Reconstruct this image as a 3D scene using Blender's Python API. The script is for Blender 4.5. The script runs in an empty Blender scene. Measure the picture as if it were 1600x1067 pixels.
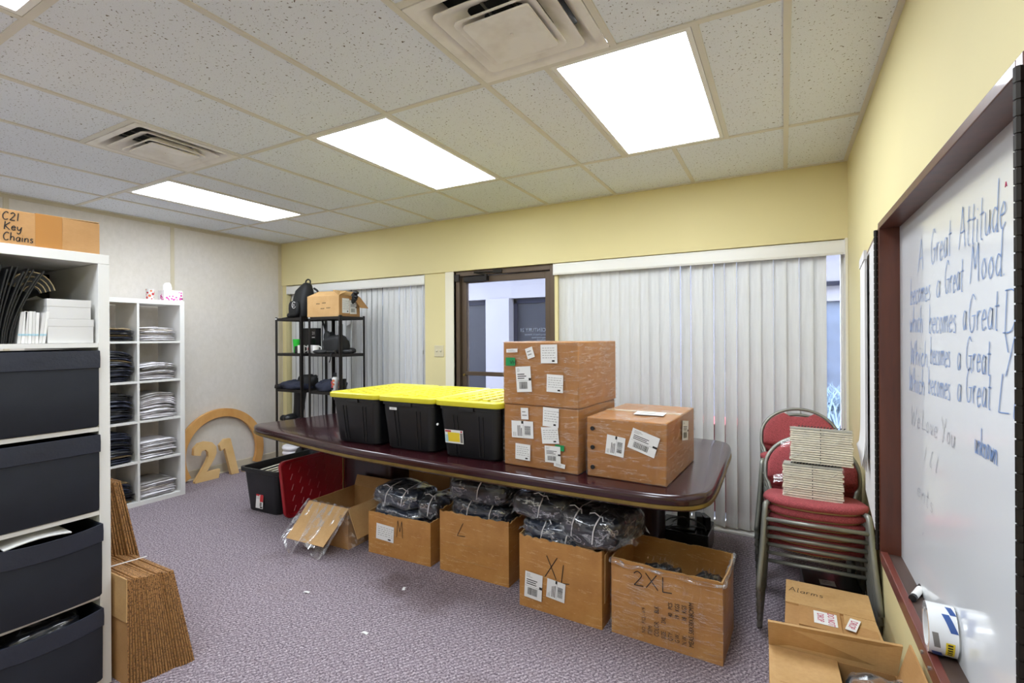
import bpy, math, random
from mathutils import Vector, Matrix, noise

random.seed(7)
S = bpy.context.scene
COL = S.collection
PI = math.pi

# ------------------------------------------------------------------ camera, world, exposure
YAW, ROLL = -0.5029, -0.0055
_F = Vector((math.sin(YAW), math.cos(YAW), 0))
_R0 = Vector((math.cos(YAW), -math.sin(YAW), 0))
_U0 = Vector((0, 0, 1))
_R = math.cos(ROLL) * _R0 + math.sin(ROLL) * _U0
_U = -math.sin(ROLL) * _R0 + math.cos(ROLL) * _U0
cam_d = bpy.data.cameras.new('camera')
cam_d.sensor_fit = 'HORIZONTAL'
cam_d.sensor_width = 36
cam_d.lens = 36 * 773.23 / 1600
cam_d.shift_x = 1.48 / 1600
cam_d.shift_y = -5.87 / 1600
cam_d.clip_start = 0.02
cam = bpy.data.objects.new('camera', cam_d)
COL.objects.link(cam)
mw = Matrix(((_R.x, _U.x, -_F.x, 0), (_R.y, _U.y, -_F.y, 0), (_R.z, _U.z, -_F.z, 1.465), (0, 0, 0, 1)))
cam.matrix_world = mw
S.camera = cam

world = bpy.data.worlds.new('world')
S.world = world
world.use_nodes = True
bg = world.node_tree.nodes['Background']
bg.inputs[0].default_value = (0.90, 0.94, 1.0, 1)
bg.inputs[1].default_value = 6.3

S.view_settings.view_transform = 'Standard'
S.view_settings.look = 'None'
S.view_settings.gamma = 1
S.view_settings.exposure = 1.28
S.view_settings.use_curve_mapping = False
try:
    S.cycles.max_bounces = 10
    S.cycles.diffuse_bounces = 8
    S.cycles.glossy_bounces = 3
    S.cycles.transparent_max_bounces = 12
    S.cycles.caustics_reflective = False
    S.cycles.caustics_refractive = False
except Exception:
    pass

LIGHT_EMIT = 8.0          # glow of the ceiling light diffusers

# room measures (metres)
XL, XR, YB, YF, ZC = -5.415, 0.38, 3.98, -1.75, 2.637
ZH = 2.117                # head of door and windows
T = 0.6096
GX0 = -1.8102             # ceiling grid line 0
GY0 = 3.1708              # ceiling grid cross line


# ------------------------------------------------------------------ materials
def lin(h):
    h = h.lstrip('#')
    c = [int(h[i:i + 2], 16) / 255 for i in (0, 2, 4)]
    return tuple((x / 12.92 if x <= .04045 else ((x + .055) / 1.055) ** 2.4) for x in c) + (1,)


class NT:
    def __init__(self, name):
        self.m = bpy.data.materials.new(name)
        self.m.use_nodes = True
        self.t = self.m.node_tree
        self.b = self.t.nodes['Principled BSDF']
        self.out = self.t.nodes['Material Output']
        self._tc = None

    def n(self, typ, **kw):
        nd = self.t.nodes.new(typ)
        for k, v in kw.items():
            if k.startswith('_'):
                setattr(nd, k[1:], v)
            else:
                key = int(k[1:]) if k[0] == 'i' and k[1:].isdigit() else k.replace('__', ' ')
                self.set(nd, key, v)
        return nd

    def set(self, nd, key, v):
        s = nd.inputs[key]
        if isinstance(v, bpy.types.NodeSocket):
            self.t.links.new(v, s)
        else:
            s.default_value = v

    def coord(self, kind='Object'):
        if not self._tc:
            self._tc = self.t.nodes.new('ShaderNodeTexCoord')
        return self._tc.outputs[kind]

    def mapped(self, scale=(1, 1, 1), rot=(0, 0, 0), kind='Object'):
        return self.n('ShaderNodeMapping', i0=self.coord(kind), i3=scale, i2=rot).outputs[0]

    def noise(self, scale, detail=2, rough=.5, vec=None, out=0):
        nd = self.n('ShaderNodeTexNoise', Vector=vec or self.coord(), Scale=scale, Detail=detail, Roughness=rough)
        return nd.outputs[out]

    def ramp(self, fac, stops, interp='LINEAR'):
        nd = self.n('ShaderNodeValToRGB', i0=fac)
        cr = nd.color_ramp
        cr.interpolation = interp
        while len(cr.elements) < len(stops):
            cr.elements.new(.5)
        for e, (p, c) in zip(cr.elements, stops):
            e.position = p
            e.color = c if isinstance(c, tuple) else (c, c, c, 1)
        return nd.outputs[0]

    def mix(self, fac, a, b):
        nd = self.n('ShaderNodeMix', _data_type='RGBA')
        self.set(nd, 0, fac)
        self.set(nd, 6, a)
        self.set(nd, 7, b)
        return nd.outputs[2]

    def bump(self, h, strength=.3, dist=.01):
        nd = self.n('ShaderNodeBump', Height=h, Strength=strength, Distance=dist)
        self.t.links.new(nd.outputs[0], self.b.inputs['Normal'])
        return nd

    def base(self, v, rough=.6, metal=0, spec=.5, coat=0, coat_r=.1):
        self.set(self.b, 'Base Color', v)
        self.set(self.b, 'Roughness', rough)
        self.set(self.b, 'Metallic', metal)
        self.set(self.b, 'Specular IOR Level', spec)
        self.set(self.b, 'Coat Weight', coat)
        self.set(self.b, 'Coat Roughness', coat_r)
        return self


MATS = {}


def mat(name, color, rough=.6, metal=0, spec=.5, coat=0, var=None, bump=None, coat_r=.1):
    """plain procedural material: a colour, its mottling (scale, amount), its relief (scale, strength, depth)"""
    if name in MATS:
        return MATS[name]
    k = NT(name)
    c = lin(color) if isinstance(color, str) else color
    if var:
        f = k.noise(var[0], 3)
        d = tuple(x * (1 - var[1]) for x in c[:3]) + (1,)
        l = tuple(min(1, x * (1 + var[1])) for x in c[:3]) + (1,)
        c = k.mix(k.ramp(f, [(.3, 0.0), (.7, 1.0)]), d, l)
    k.base(c, rough, metal, spec, coat, coat_r)
    if bump:
        k.bump(k.noise(bump[0], 3, .6), bump[1], bump[2])
    MATS[name] = k.m
    return k.m


def make_materials():
    M = {}
    M['yellow_paint'] = mat('yellow_paint', '#DDD19D', .75, var=(1.3, .03), bump=(160, .08, .002))
    # wallpaper panels
    k = NT('grey_wallpaper')
    f = k.noise(30, 4, .65, k.mapped((1, 1, .7)))
    f2 = k.noise(2.2, 3)
    c = k.mix(k.ramp(f, [(.3, 0.), (.7, 1.)]), lin('#D0CAC2'), lin('#D9D3CC'))
    c = k.mix(k.ramp(f2, [(.35, 0.), (.8, .35)]), c, lin('#D6CDB8'))
    k.base(c, .7)
    k.bump(f, .1, .003)
    M['grey_wallpaper'] = k.m
    M['beige_strip'] = mat('beige_strip', '#C9BFA6', .6, var=(6, .05))
    M['baseboard'] = mat('cream_vinyl', '#C6BCA6', .5, var=(5, .05))
    M['white_trim'] = mat('white_trim', '#E8E6DF', .5)
    M['cream_paint'] = mat('cream_paint', '#E6E0CC', .7)
    # carpet
    k = NT('purple_grey_carpet')
    v = k.mapped((1, 1, 1), (0, 0, .62))
    w = k.n('ShaderNodeTexWave', Vector=v, Scale=15, Distortion=3.5, Detail=2, i4=3.0)
    f = k.noise(105, 3, .7)
    f3 = k.noise(38, 3, .6)
    c = k.mix(k.ramp(f, [(.36, 0.), (.64, 1.)]), lin('#4B404A'), lin('#C8BBC1'))
    c = k.mix(k.ramp(w.outputs[1], [(.25, .0), (.75, .5)]), c, lin('#5A505C'))
    c = k.mix(k.ramp(f3, [(.5, 0.), (.75, .35)]), c, lin('#85747A'))
    big = k.noise(1.7, 4, .65)
    c = k.mix(k.ramp(big, [(.55, 0.), (.8, .28)]), c, lin('#7A6A68'))
    # old brown spill stains on the carpet
    sep = k.n('ShaderNodeSeparateXYZ', i0=k.coord())
    for (sx, sy, r, amt) in ((-2.02, 2.26, .19, .5), (-1.75, 2.22, .24, .42), (-2.95, 2.2, .16, .25), (-1.1, 1.75, .12, .2)):
        wob = k.noise(7, 3, .6)
        d = k.n('ShaderNodeVectorMath', _operation='DISTANCE', i0=k.coord(), i1=(sx, sy, 0)).outputs[1]
        d = k.n('ShaderNodeMath', _operation='ADD', i0=d, i1=k.n('ShaderNodeMath', _operation='MULTIPLY_ADD', i0=wob, i1=.3, i2=-.15).outputs[0]).outputs[0]
        c = k.mix(k.ramp(d, [(r * .3, amt), (r, 0.)]), c, lin('#4E3B35'))
    k.base(c, .95, spec=.15)
    k.bump(f, .6, .006)
    M['carpet'] = k.m
    # fissured ceiling tile
    k = NT('fissured_ceiling_tile')
    inf = k.n('ShaderNodeObjectInfo').outputs['Random']
    off = k.n('ShaderNodeVectorMath', _operation='MULTIPLY_ADD', i0=k.coord(), i1=(1, 1, 1))
    com = k.n('ShaderNodeCombineXYZ', i0=inf, i1=inf, i2=0.0)
    k.set(off, 2, k.n('ShaderNodeVectorMath', _operation='SCALE', i0=com.outputs[0], i3=37.0).outputs[0])
    warp = k.n('ShaderNodeTexNoise', Vector=off.outputs[0], Scale=14, Detail=1).outputs[1]
    vv = k.n('ShaderNodeVectorMath', _operation='MULTIPLY_ADD', i0=warp, i1=(.05, .05, 0), i2=off.outputs[0]).outputs[0]
    pits = k.n('ShaderNodeTexNoise', Vector=vv, Scale=95, Detail=1.5, Roughness=.55).outputs[0]
    pm = k.ramp(pits, [(.65, 0.), (.69, 1.)])
    fine = k.n('ShaderNodeTexNoise', Vector=off.outputs[0], Scale=320, Detail=0).outputs[0]
    c = k.mix(k.ramp(fine, [(.3, 0.), (.75, 1.)]), lin('#E9EFF9'), lin('#E1E6EF'))
    c = k.mix(pm, c, lin('#6C645D'))  # pits darkened in colour to stand for the shade inside them
    k.base(c, .9, spec=.2)
    k.bump(k.n('ShaderNodeMath', _operation='SUBTRACT', i0=1.0, i1=pm).outputs[0], .5, .004)
    M['ceiling_tile'] = k.m
    M['grid_metal'] = mat('beige_ceiling_grid', '#D8D4CA', .5)
    M['plenum'] = mat('plenum_grey', '#8A8680', .9)
    # light diffuser: prismatic sheet lit by tubes
    k = NT('light_diffuser')
    vor = k.n('ShaderNodeTexVoronoi', Vector=k.coord(), Scale=110).outputs[0]
    x = k.n('ShaderNodeSeparateXYZ', i0=k.coord()).outputs[0]
    tub = k.n('ShaderNodeMath', _operation='COSINE', i0=k.n('ShaderNodeMath', _operation='MULTIPLY', i0=x, i1=2 * PI / .22).outputs[0]).outputs[0]
    st = k.n('ShaderNodeMath', _operation='MULTIPLY_ADD', i0=tub, i1=.06, i2=.94).outputs[0]
    st = k.n('ShaderNodeMath', _operation='MULTIPLY', i0=st, i1=k.n('ShaderNodeMath', _operation='MULTIPLY_ADD', i0=vor, i1=-.12, i2=1.03).outputs[0]).outputs[0]
    st = k.n('ShaderNodeMath', _operation='MULTIPLY', i0=st, i1=LIGHT_EMIT).outputs[0]
    k.base(lin('#F4F4F2'), .4)
    k.set(k.b, 'Emission Color', (.84, .91, 1.0, 1))
    k.set(k.b, 'Emission Strength', st)
    M['diffuser'] = k.m
    M['white_enamel'] = mat('white_enamel', '#E9E7E2', .35)
    k = NT('dusty_white_vent')
    f = k.noise(7, 3, .6)
    c = k.mix(k.ramp(f, [(.45, 0.), (.8, .5)]), lin('#EDEAE6'), lin('#BDB3A8'))
    k.base(c, .5)
    M['vent'] = k.m
    M['dark_hole'] = mat('dark_duct', '#1C1A19', .9)
    M['white_laminate'] = mat('white_laminate', '#DCDBD7', .4, var=(3, .02))
    M['bin_fabric'] = mat('charcoal_bin_fabric', '#1C2029', .55, spec=.4, bump=(420, .25, .001), var=(9, .12))
    M['bin_cuff'] = mat('charcoal_bin_cuff', '#232733', .42, spec=.5, bump=(26, .25, .01), var=(5, .15))
    M['black_folder'] = mat('black_card_folder', '#151516', .35, var=(20, .2))
    M['black_folder_edge'] = mat('tan_page_edge', '#96835F', .6)
    M['paper'] = mat('white_paper', '#DEDDDA', .7)
    M['paper_grey'] = mat('grey_paper', '#CFCDCB', .7)
    M['blue_band'] = mat('light_blue_band', '#9FC4D2', .6)
    M['white_card'] = mat('white_card_box', '#D0CFCD', .55)
    # cardboard
    def cardboard(name, a, b, coat=0, sc=9, worn=0):
        k = NT(name)
        f = k.noise(sc, 4, .6)
        g = k.n('ShaderNodeTexWave', Vector=k.coord(), Scale=75, Distortion=.3, _bands_direction='X').outputs[0]
        fib = k.noise(60, 2, .6, k.mapped((1, 1, 6)))
        c = k.mix(k.ramp(f, [(.3, 0.), (.72, 1.)]), lin(a), lin(b))
        c = k.mix(k.ramp(fib, [(.35, 0.), (.8, .22)]), c, lin('#8A5E35'))
        if worn:
            st = k.noise(7, 5, .65, k.mapped((1.3, 1.3, 9), (.12, .2, .1)))
            c = k.mix(k.ramp(st, [(.60, 0.), (.615, worn), (.635, 0.)]), c, lin('#E2C08C'))
            bl = k.noise(3.2, 3, .6)
            c = k.mix(k.ramp(bl, [(.45, 0.), (.75, .4)]), c, lin('#8F6232'))
        k.base(c, .62, spec=.35, coat=coat, coat_r=.12)
        k.bump(g, .06, .002)
        return k.m
    M['card'] = cardboard('brown_cardboard', '#A97F4E', '#B68C5C')
    M['card_light'] = cardboard('pale_cardboard', '#B8925F', '#C5A06E')
    M['card_dark'] = cardboard('tan_worn_cardboard', '#AE783C', '#C08C4C', coat=.4, worn=.75)
    M['card_wrapped'] = cardboard('wrapped_cardboard', '#9C662F', '#AD763C', coat=.5, worn=.2)
    k = NT('corrugated_edge')
    w = k.n('ShaderNodeTexVoronoi', Vector=k.mapped((1, 1, 1)), Scale=150).outputs[0]
    c = k.mix(k.ramp(w, [(.25, 0.), (.55, 1.)]), lin('#4C2F17'), lin('#9E7242'))
    k.base(c, .8)
    k.bump(w, .5, .004)
    M['card_edge'] = k.m
    M['tape'] = mat('brown_parcel_tape', '#A8743B', .3, coat=.4)
    M['clear_tape'] = mat('clear_parcel_tape', '#C4A477', .2, coat=.5)
    # stretch film: clear film with white glint streaks painted in
    k = NT('stretch_film')
    k2 = k.noise(5.5, 5, .62, k.mapped((1.2, 1.2, 10), (.16, .22, 0)))
    k3 = k.noise(6.5, 4, .6, k.mapped((5, 5, 1.0), (.2, -.3, .2)))
    a = k.ramp(k2, [(.545, 0.), (.566, .36), (.585, 0.02)])
    b = k.ramp(k3, [(.60, 0.), (.615, .12), (.63, 0.0)])
    fac = k.n('ShaderNodeMath', _operation='ADD', i0=a, i1=b, _use_clamp=True).outputs[0]
    tr = k.n('ShaderNodeBsdfTransparent')
    gl = k.n('ShaderNodeBsdfGlossy', Color=(.95, .95, .95, 1), Roughness=.22)
    df = k.n('ShaderNodeBsdfDiffuse', Color=(.85, .84, .82, 1))
    mx = k.n('ShaderNodeMixShader', i0=.6, i1=gl.outputs[0], i2=df.outputs[0])
    fac2 = k.n('ShaderNodeMath', _operation='ADD', i0=fac, i1=.025, _use_clamp=True).outputs[0]
    mm = k.n('ShaderNodeMixShader', i0=fac2, i1=tr.outputs[0], i2=mx.outputs[0])
    k.t.links.new(mm.outputs[0], k.out.inputs[0])
    M['film'] = k.m
    # loose clear plastic sheet
    k = NT('clear_plastic_sheet')
    fr = k.n('ShaderNodeLayerWeight', Blend=.35).outputs[1]
    cr = k.ramp(k.noise(22, 4, .6), [(.5, 0.), (.62, .45), (.72, .1)])
    fac = k.n('ShaderNodeMath', _operation='MULTIPLY_ADD', i0=fr, i1=.5, i2=cr, _use_clamp=True).outputs[0]
    tr = k.n('ShaderNodeBsdfTransparent')
    gl = k.n('ShaderNodeBsdfGlossy', Color=(.95, .96, .97, 1), Roughness=.12)
    df = k.n('ShaderNodeBsdfDiffuse', Color=(.8, .81, .83, 1))
    mx = k.n('ShaderNodeMixShader', i0=.4, i1=gl.outputs[0], i2=df.outputs[0])
    mm = k.n('ShaderNodeMixShader', i0=fac, i1=tr.outputs[0], i2=mx.outputs[0])
    k.t.links.new(mm.outputs[0], k.out.inputs[0])
    M['plastic_sheet'] = k.m
    # clear bag pulled tight over folded garments
    k = NT('clear_garment_bag')
    n1 = k.noise(7, 4, .6, k.mapped((1, 2.2, 2.6), (.4, .3, .6)))
    n2 = k.noise(6, 3, .6, k.mapped((2.6, .9, 2.2), (.2, .5, -.7)))
    a1 = k.ramp(n1, [(.555, 0.), (.575, .6), (.60, .05), (.66, 0.)])  # white streaks painted in as specular highlights on the bag
    a2 = k.ramp(n2, [(.57, 0.), (.585, .5), (.605, 0.)])
    fac = k.n('ShaderNodeMath', _operation='ADD', i0=a1, i1=a2, _use_clamp=True).outputs[0]
    fac = k.n('ShaderNodeMath', _operation='ADD', i0=fac, i1=k.n('ShaderNodeMath', _operation='MULTIPLY', i0=k.n('ShaderNodeLayerWeight', Blend=.25).outputs[1], i1=.28).outputs[0], _use_clamp=True).outputs[0]
    tr = k.n('ShaderNodeBsdfTransparent')
    gl = k.n('ShaderNodeBsdfGlossy', Color=(.95, .97, 1, 1), Roughness=.16)
    df = k.n('ShaderNodeBsdfDiffuse', Color=(.7, .73, .78, 1))
    mx = k.n('ShaderNodeMixShader', i0=.45, i1=gl.outputs[0], i2=df.outputs[0])
    mm = k.n('ShaderNodeMixShader', i0=fac, i1=tr.outputs[0], i2=mx.outputs[0])
    k.t.links.new(mm.outputs[0], k.out.inputs[0])
    M['garment_film'] = k.m
    # bagged dark garment
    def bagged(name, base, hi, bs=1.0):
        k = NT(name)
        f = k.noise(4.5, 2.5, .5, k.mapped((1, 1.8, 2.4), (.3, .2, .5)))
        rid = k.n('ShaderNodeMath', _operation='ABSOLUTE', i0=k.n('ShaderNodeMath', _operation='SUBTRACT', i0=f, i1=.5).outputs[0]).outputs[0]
        c = k.mix(k.ramp(rid, [(.0, .55), (.007, 0.)]), lin(base), lin(hi))  # pale ridge lines painted into the colour as highlights
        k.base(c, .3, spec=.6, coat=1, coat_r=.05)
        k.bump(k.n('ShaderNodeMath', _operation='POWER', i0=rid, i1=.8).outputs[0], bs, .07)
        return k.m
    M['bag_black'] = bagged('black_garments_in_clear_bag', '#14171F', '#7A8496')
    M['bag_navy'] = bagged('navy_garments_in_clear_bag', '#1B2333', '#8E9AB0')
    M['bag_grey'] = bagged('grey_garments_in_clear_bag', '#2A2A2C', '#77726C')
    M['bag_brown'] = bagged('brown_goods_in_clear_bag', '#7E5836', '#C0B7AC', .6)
    M['white_shirt'] = mat('white_shirt_cloth', '#E3E0E4', .55, var=(14, .1), bump=(30, .5, .01), coat=.2)
    M['ivory_shirt'] = mat('ivory_shirt_cloth', '#CFC6BC', .55, var=(14, .14), bump=(30, .5, .01), coat=.2)
    M['navy_shirt'] = mat('navy_shirt_cloth', '#23283B', .5, var=(16, .3), bump=(30, .5, .01), coat=.3)
    M['black_shirt'] = mat('black_shirt_cloth', '#1A1A1C', .5, var=(16, .3), bump=(30, .5, .01), coat=.3)
    M['grey_shirt'] = mat('grey_shirt_cloth', '#8E8A86', .5, var=(16, .2), bump=(30, .5, .01), coat=.3)
    M['tan_shirt'] = mat('tan_shirt_card', '#8D7A5A', .6, var=(16, .2))
    # wood
    def wood(name, a, b, scale, rough, coat=0, stretch=(1, 9, 9)):
        k = NT(name)
        f = k.noise(scale, 4, .6, k.mapped(stretch))
        c = k.mix(k.ramp(f, [(.3, 0.), (.7, 1.)]), lin(a), lin(b))
        k.base(c, rough, coat=coat, coat_r=.05)
        return k.m
    M['mahogany'] = wood('dark_mahogany', '#240C10', '#37151A', 3, .2, .25)
    M['pedestal_wood'] = wood('dark_mahogany_panel', '#241013', '#34191B', 3, .3, .3, (9, 9, 1))
    M['cabinet_wood'] = wood('red_brown_cabinet_wood', '#472013', '#5A2B19', 4, .4, .2, (9, 9, 1))
    M['cabinet_rail'] = wood('red_brown_cabinet_rail', '#5A2A22', '#713A30', 4, .35, .3, (9, 1, 9))
    M['tray_wood'] = wood('dark_brown_tray', '#43332C', '#534139', 4, .5, 0, (9, 1, 9))
    M['pale_plywood'] = wood('pale_maple_ply', '#D6AE71', '#E3C08A', 4, .5, 0, (6, 1, 1))
    M['orange_plywood'] = wood('amber_maple_ply', '#C78E4C', '#D9A766', 3, .45, .1, (2, 2, 1))
    M['brass'] = mat('brass_strip', '#8C7640', .35, metal=.7, var=(8, .25))
    M['black_metal'] = mat('black_metal', '#1B1715', .45, metal=.2)
    M['black_plastic'] = mat('black_tote_plastic', '#151618', .42, spec=.5, bump=(90, .05, .002))
    M['yellow_plastic'] = mat('yellow_lid_plastic', '#D2C82E', .38, spec=.5)
    M['red_plastic'] = mat('red_lid_plastic', '#A01824', .35, spec=.5)
    M['black_gloss'] = mat('black_gloss', '#0E0E10', .25)
    M['black_cloth'] = mat('black_nylon', '#141415', .7, var=(18, .25), bump=(60, .3, .004))
    M['navy_cloth'] = mat('navy_knit', '#1E2233', .85, var=(14, .25), bump=(40, .5, .01))
    M['white_cloth'] = mat('white_cloth', '#DCD9DC', .8, var=(10, .08), bump=(25, .5, .01))
    M['green_plastic'] = mat('green_tumbler', '#2FBE3B', .3)
    M['red_print'] = mat('red_print', '#B5323C', .6)
    M['pink_print'] = mat('pink_print', '#D84CA0', .6)
    M['orange_print'] = mat('orange_print', '#C76A3E', .6)
    M['yellow_print'] = mat('yellow_print', '#E2C62E', .5)
    M['green_sticker'] = mat('green_sticker', '#0E8A4A', .5)
    M['ink'] = mat('black_ink', '#161514', .6)
    M['grey_ink'] = mat('grey_ink', '#77746F', .7)
    M['faint_ink'] = mat('faint_grey_ink', '#8C8F95', .7)
    M['blue_ink'] = mat('blue_marker_ink', '#6D8CBC', .5)
    M['red_ink'] = mat('magenta_red_ink', '#B02050', .6)
    M['white_print'] = mat('white_print', '#E6E6E8', .5)
    M['label_white'] = mat('label_paper', '#E2E2E0', .45)
    M['whiteboard'] = mat('whiteboard_enamel', '#DDE0E2', .16, coat=.4, var=(2, .02), coat_r=.06)
    M['hinge'] = mat('dark_bronze_hinge', '#2A2622', .4, metal=.6)
    M['bronze'] = mat('bronze_aluminium', '#5A4B3C', .4, metal=.35, var=(5, .06))
    M['steel'] = mat('steel', '#A5A39C', .3, metal=.9)
    M['chair_frame'] = mat('grey_chair_enamel', '#8D8E86', .35, metal=.45, var=(10, .08))
    M['red_fabric'] = mat('brick_red_upholstery', '#9A4448', .85, var=(220, .38), bump=(240, .5, .003))
    M['seat_shell'] = mat('tan_plywood_underside', '#A68A5F', .6, var=(8, .1))
    M['catalog'] = mat('cream_catalog_pages', '#D6D0BC', .65, var=(40, .1))
    M['catalog_cover'] = mat('grey_catalog_cover', '#A9A89C', .5, var=(30, .12))
    M['switch'] = mat('ivory_switch_plate', '#CFC6A6', .45)
    # vertical blind cloth lets light through
    def slat(name, col, w):
        k = NT(name)
        f = k.noise(60, 2, .5, k.mapped((1, 1, .08)))
        c = k.mix(k.ramp(f, [(.3, 0.), (.7, .25)]), lin(col), lin('#CFCDC6'))
        d = k.n('ShaderNodeBsdfDiffuse', Color=c)
        t = k.n('ShaderNodeBsdfTranslucent', Color=c)
        g = k.n('ShaderNodeBsdfGlossy', Color=(1, 1, 1, 1), Roughness=.4)
        m1 = k.n('ShaderNodeMixShader', i0=w, i1=d.outputs[0], i2=t.outputs[0])
        m2 = k.n('ShaderNodeMixShader', i0=.04, i1=m1.outputs[0], i2=g.outputs[0])
        m3 = k.n('ShaderNodeMixShader', i0=.13, i1=m2.outputs[0], i2=k.n('ShaderNodeBsdfTransparent').outputs[0])
        k.t.links.new(m3.outputs[0], k.out.inputs[0])
        return k.m
    M['slat'] = slat('white_vinyl_slat', '#EEEDE8', .42)
    M['valance'] = mat('white_vinyl_valance', '#E7E6E1', .4)
    # window glass: clear, reflecting at grazing angles
    k = NT('window_glass')
    fr = k.n('ShaderNodeFresnel', IOR=1.45)
    tr = k.n('ShaderNodeBsdfTransparent', Color=(.86, .9, .97, 1))
    gl = k.n('ShaderNodeBsdfGlossy', Color=(1, 1, 1, 1), Roughness=.02)
    mm = k.n('ShaderNodeMixShader', i0=fr.outputs[0], i1=tr.outputs[0], i2=gl.outputs[0])
    k.t.links.new(mm.outputs[0], k.out.inputs[0])
    M['glass'] = k.m
    M['out_white'] = mat('darkened_white_stucco', '#66646A', .8, var=(3, .03))  # white stucco greyed, shade put into its colour against the bright sky
    M['out_dark'] = mat('dark_shop_glass', '#090C18', .5, spec=.15)
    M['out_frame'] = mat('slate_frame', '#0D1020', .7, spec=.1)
    M['out_blue'] = mat('blue_grey_wall', '#48505F', .8, var=(5, .2))
    M['out_paving'] = mat('grey_paving', '#6C6A70', .85, var=(4, .1))
    M['out_brick'] = mat('red_brick_out', '#8A3A3C', .85, var=(14, .2))
    M['leaf_out'] = mat('pale_grass_blade', '#6F8494', .7, var=(14, .3))
    M['tissue_print'] = mat('white_tissue_box', '#EDE9EC', .5)
    M['tape_roll'] = mat('clear_tape_roll', '#E3E5E6', .15, coat=1, coat_r=.05)
    M['blue_print'] = mat('blue_plaid_print', '#31508C', .4)
    M['amber_glass'] = mat('clear_acrylic', '#B9BCC0', .1, coat=1)
    M['sticker_red'] = mat('red_label', '#C22A30', .5)
    return M


M = make_materials()


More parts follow.
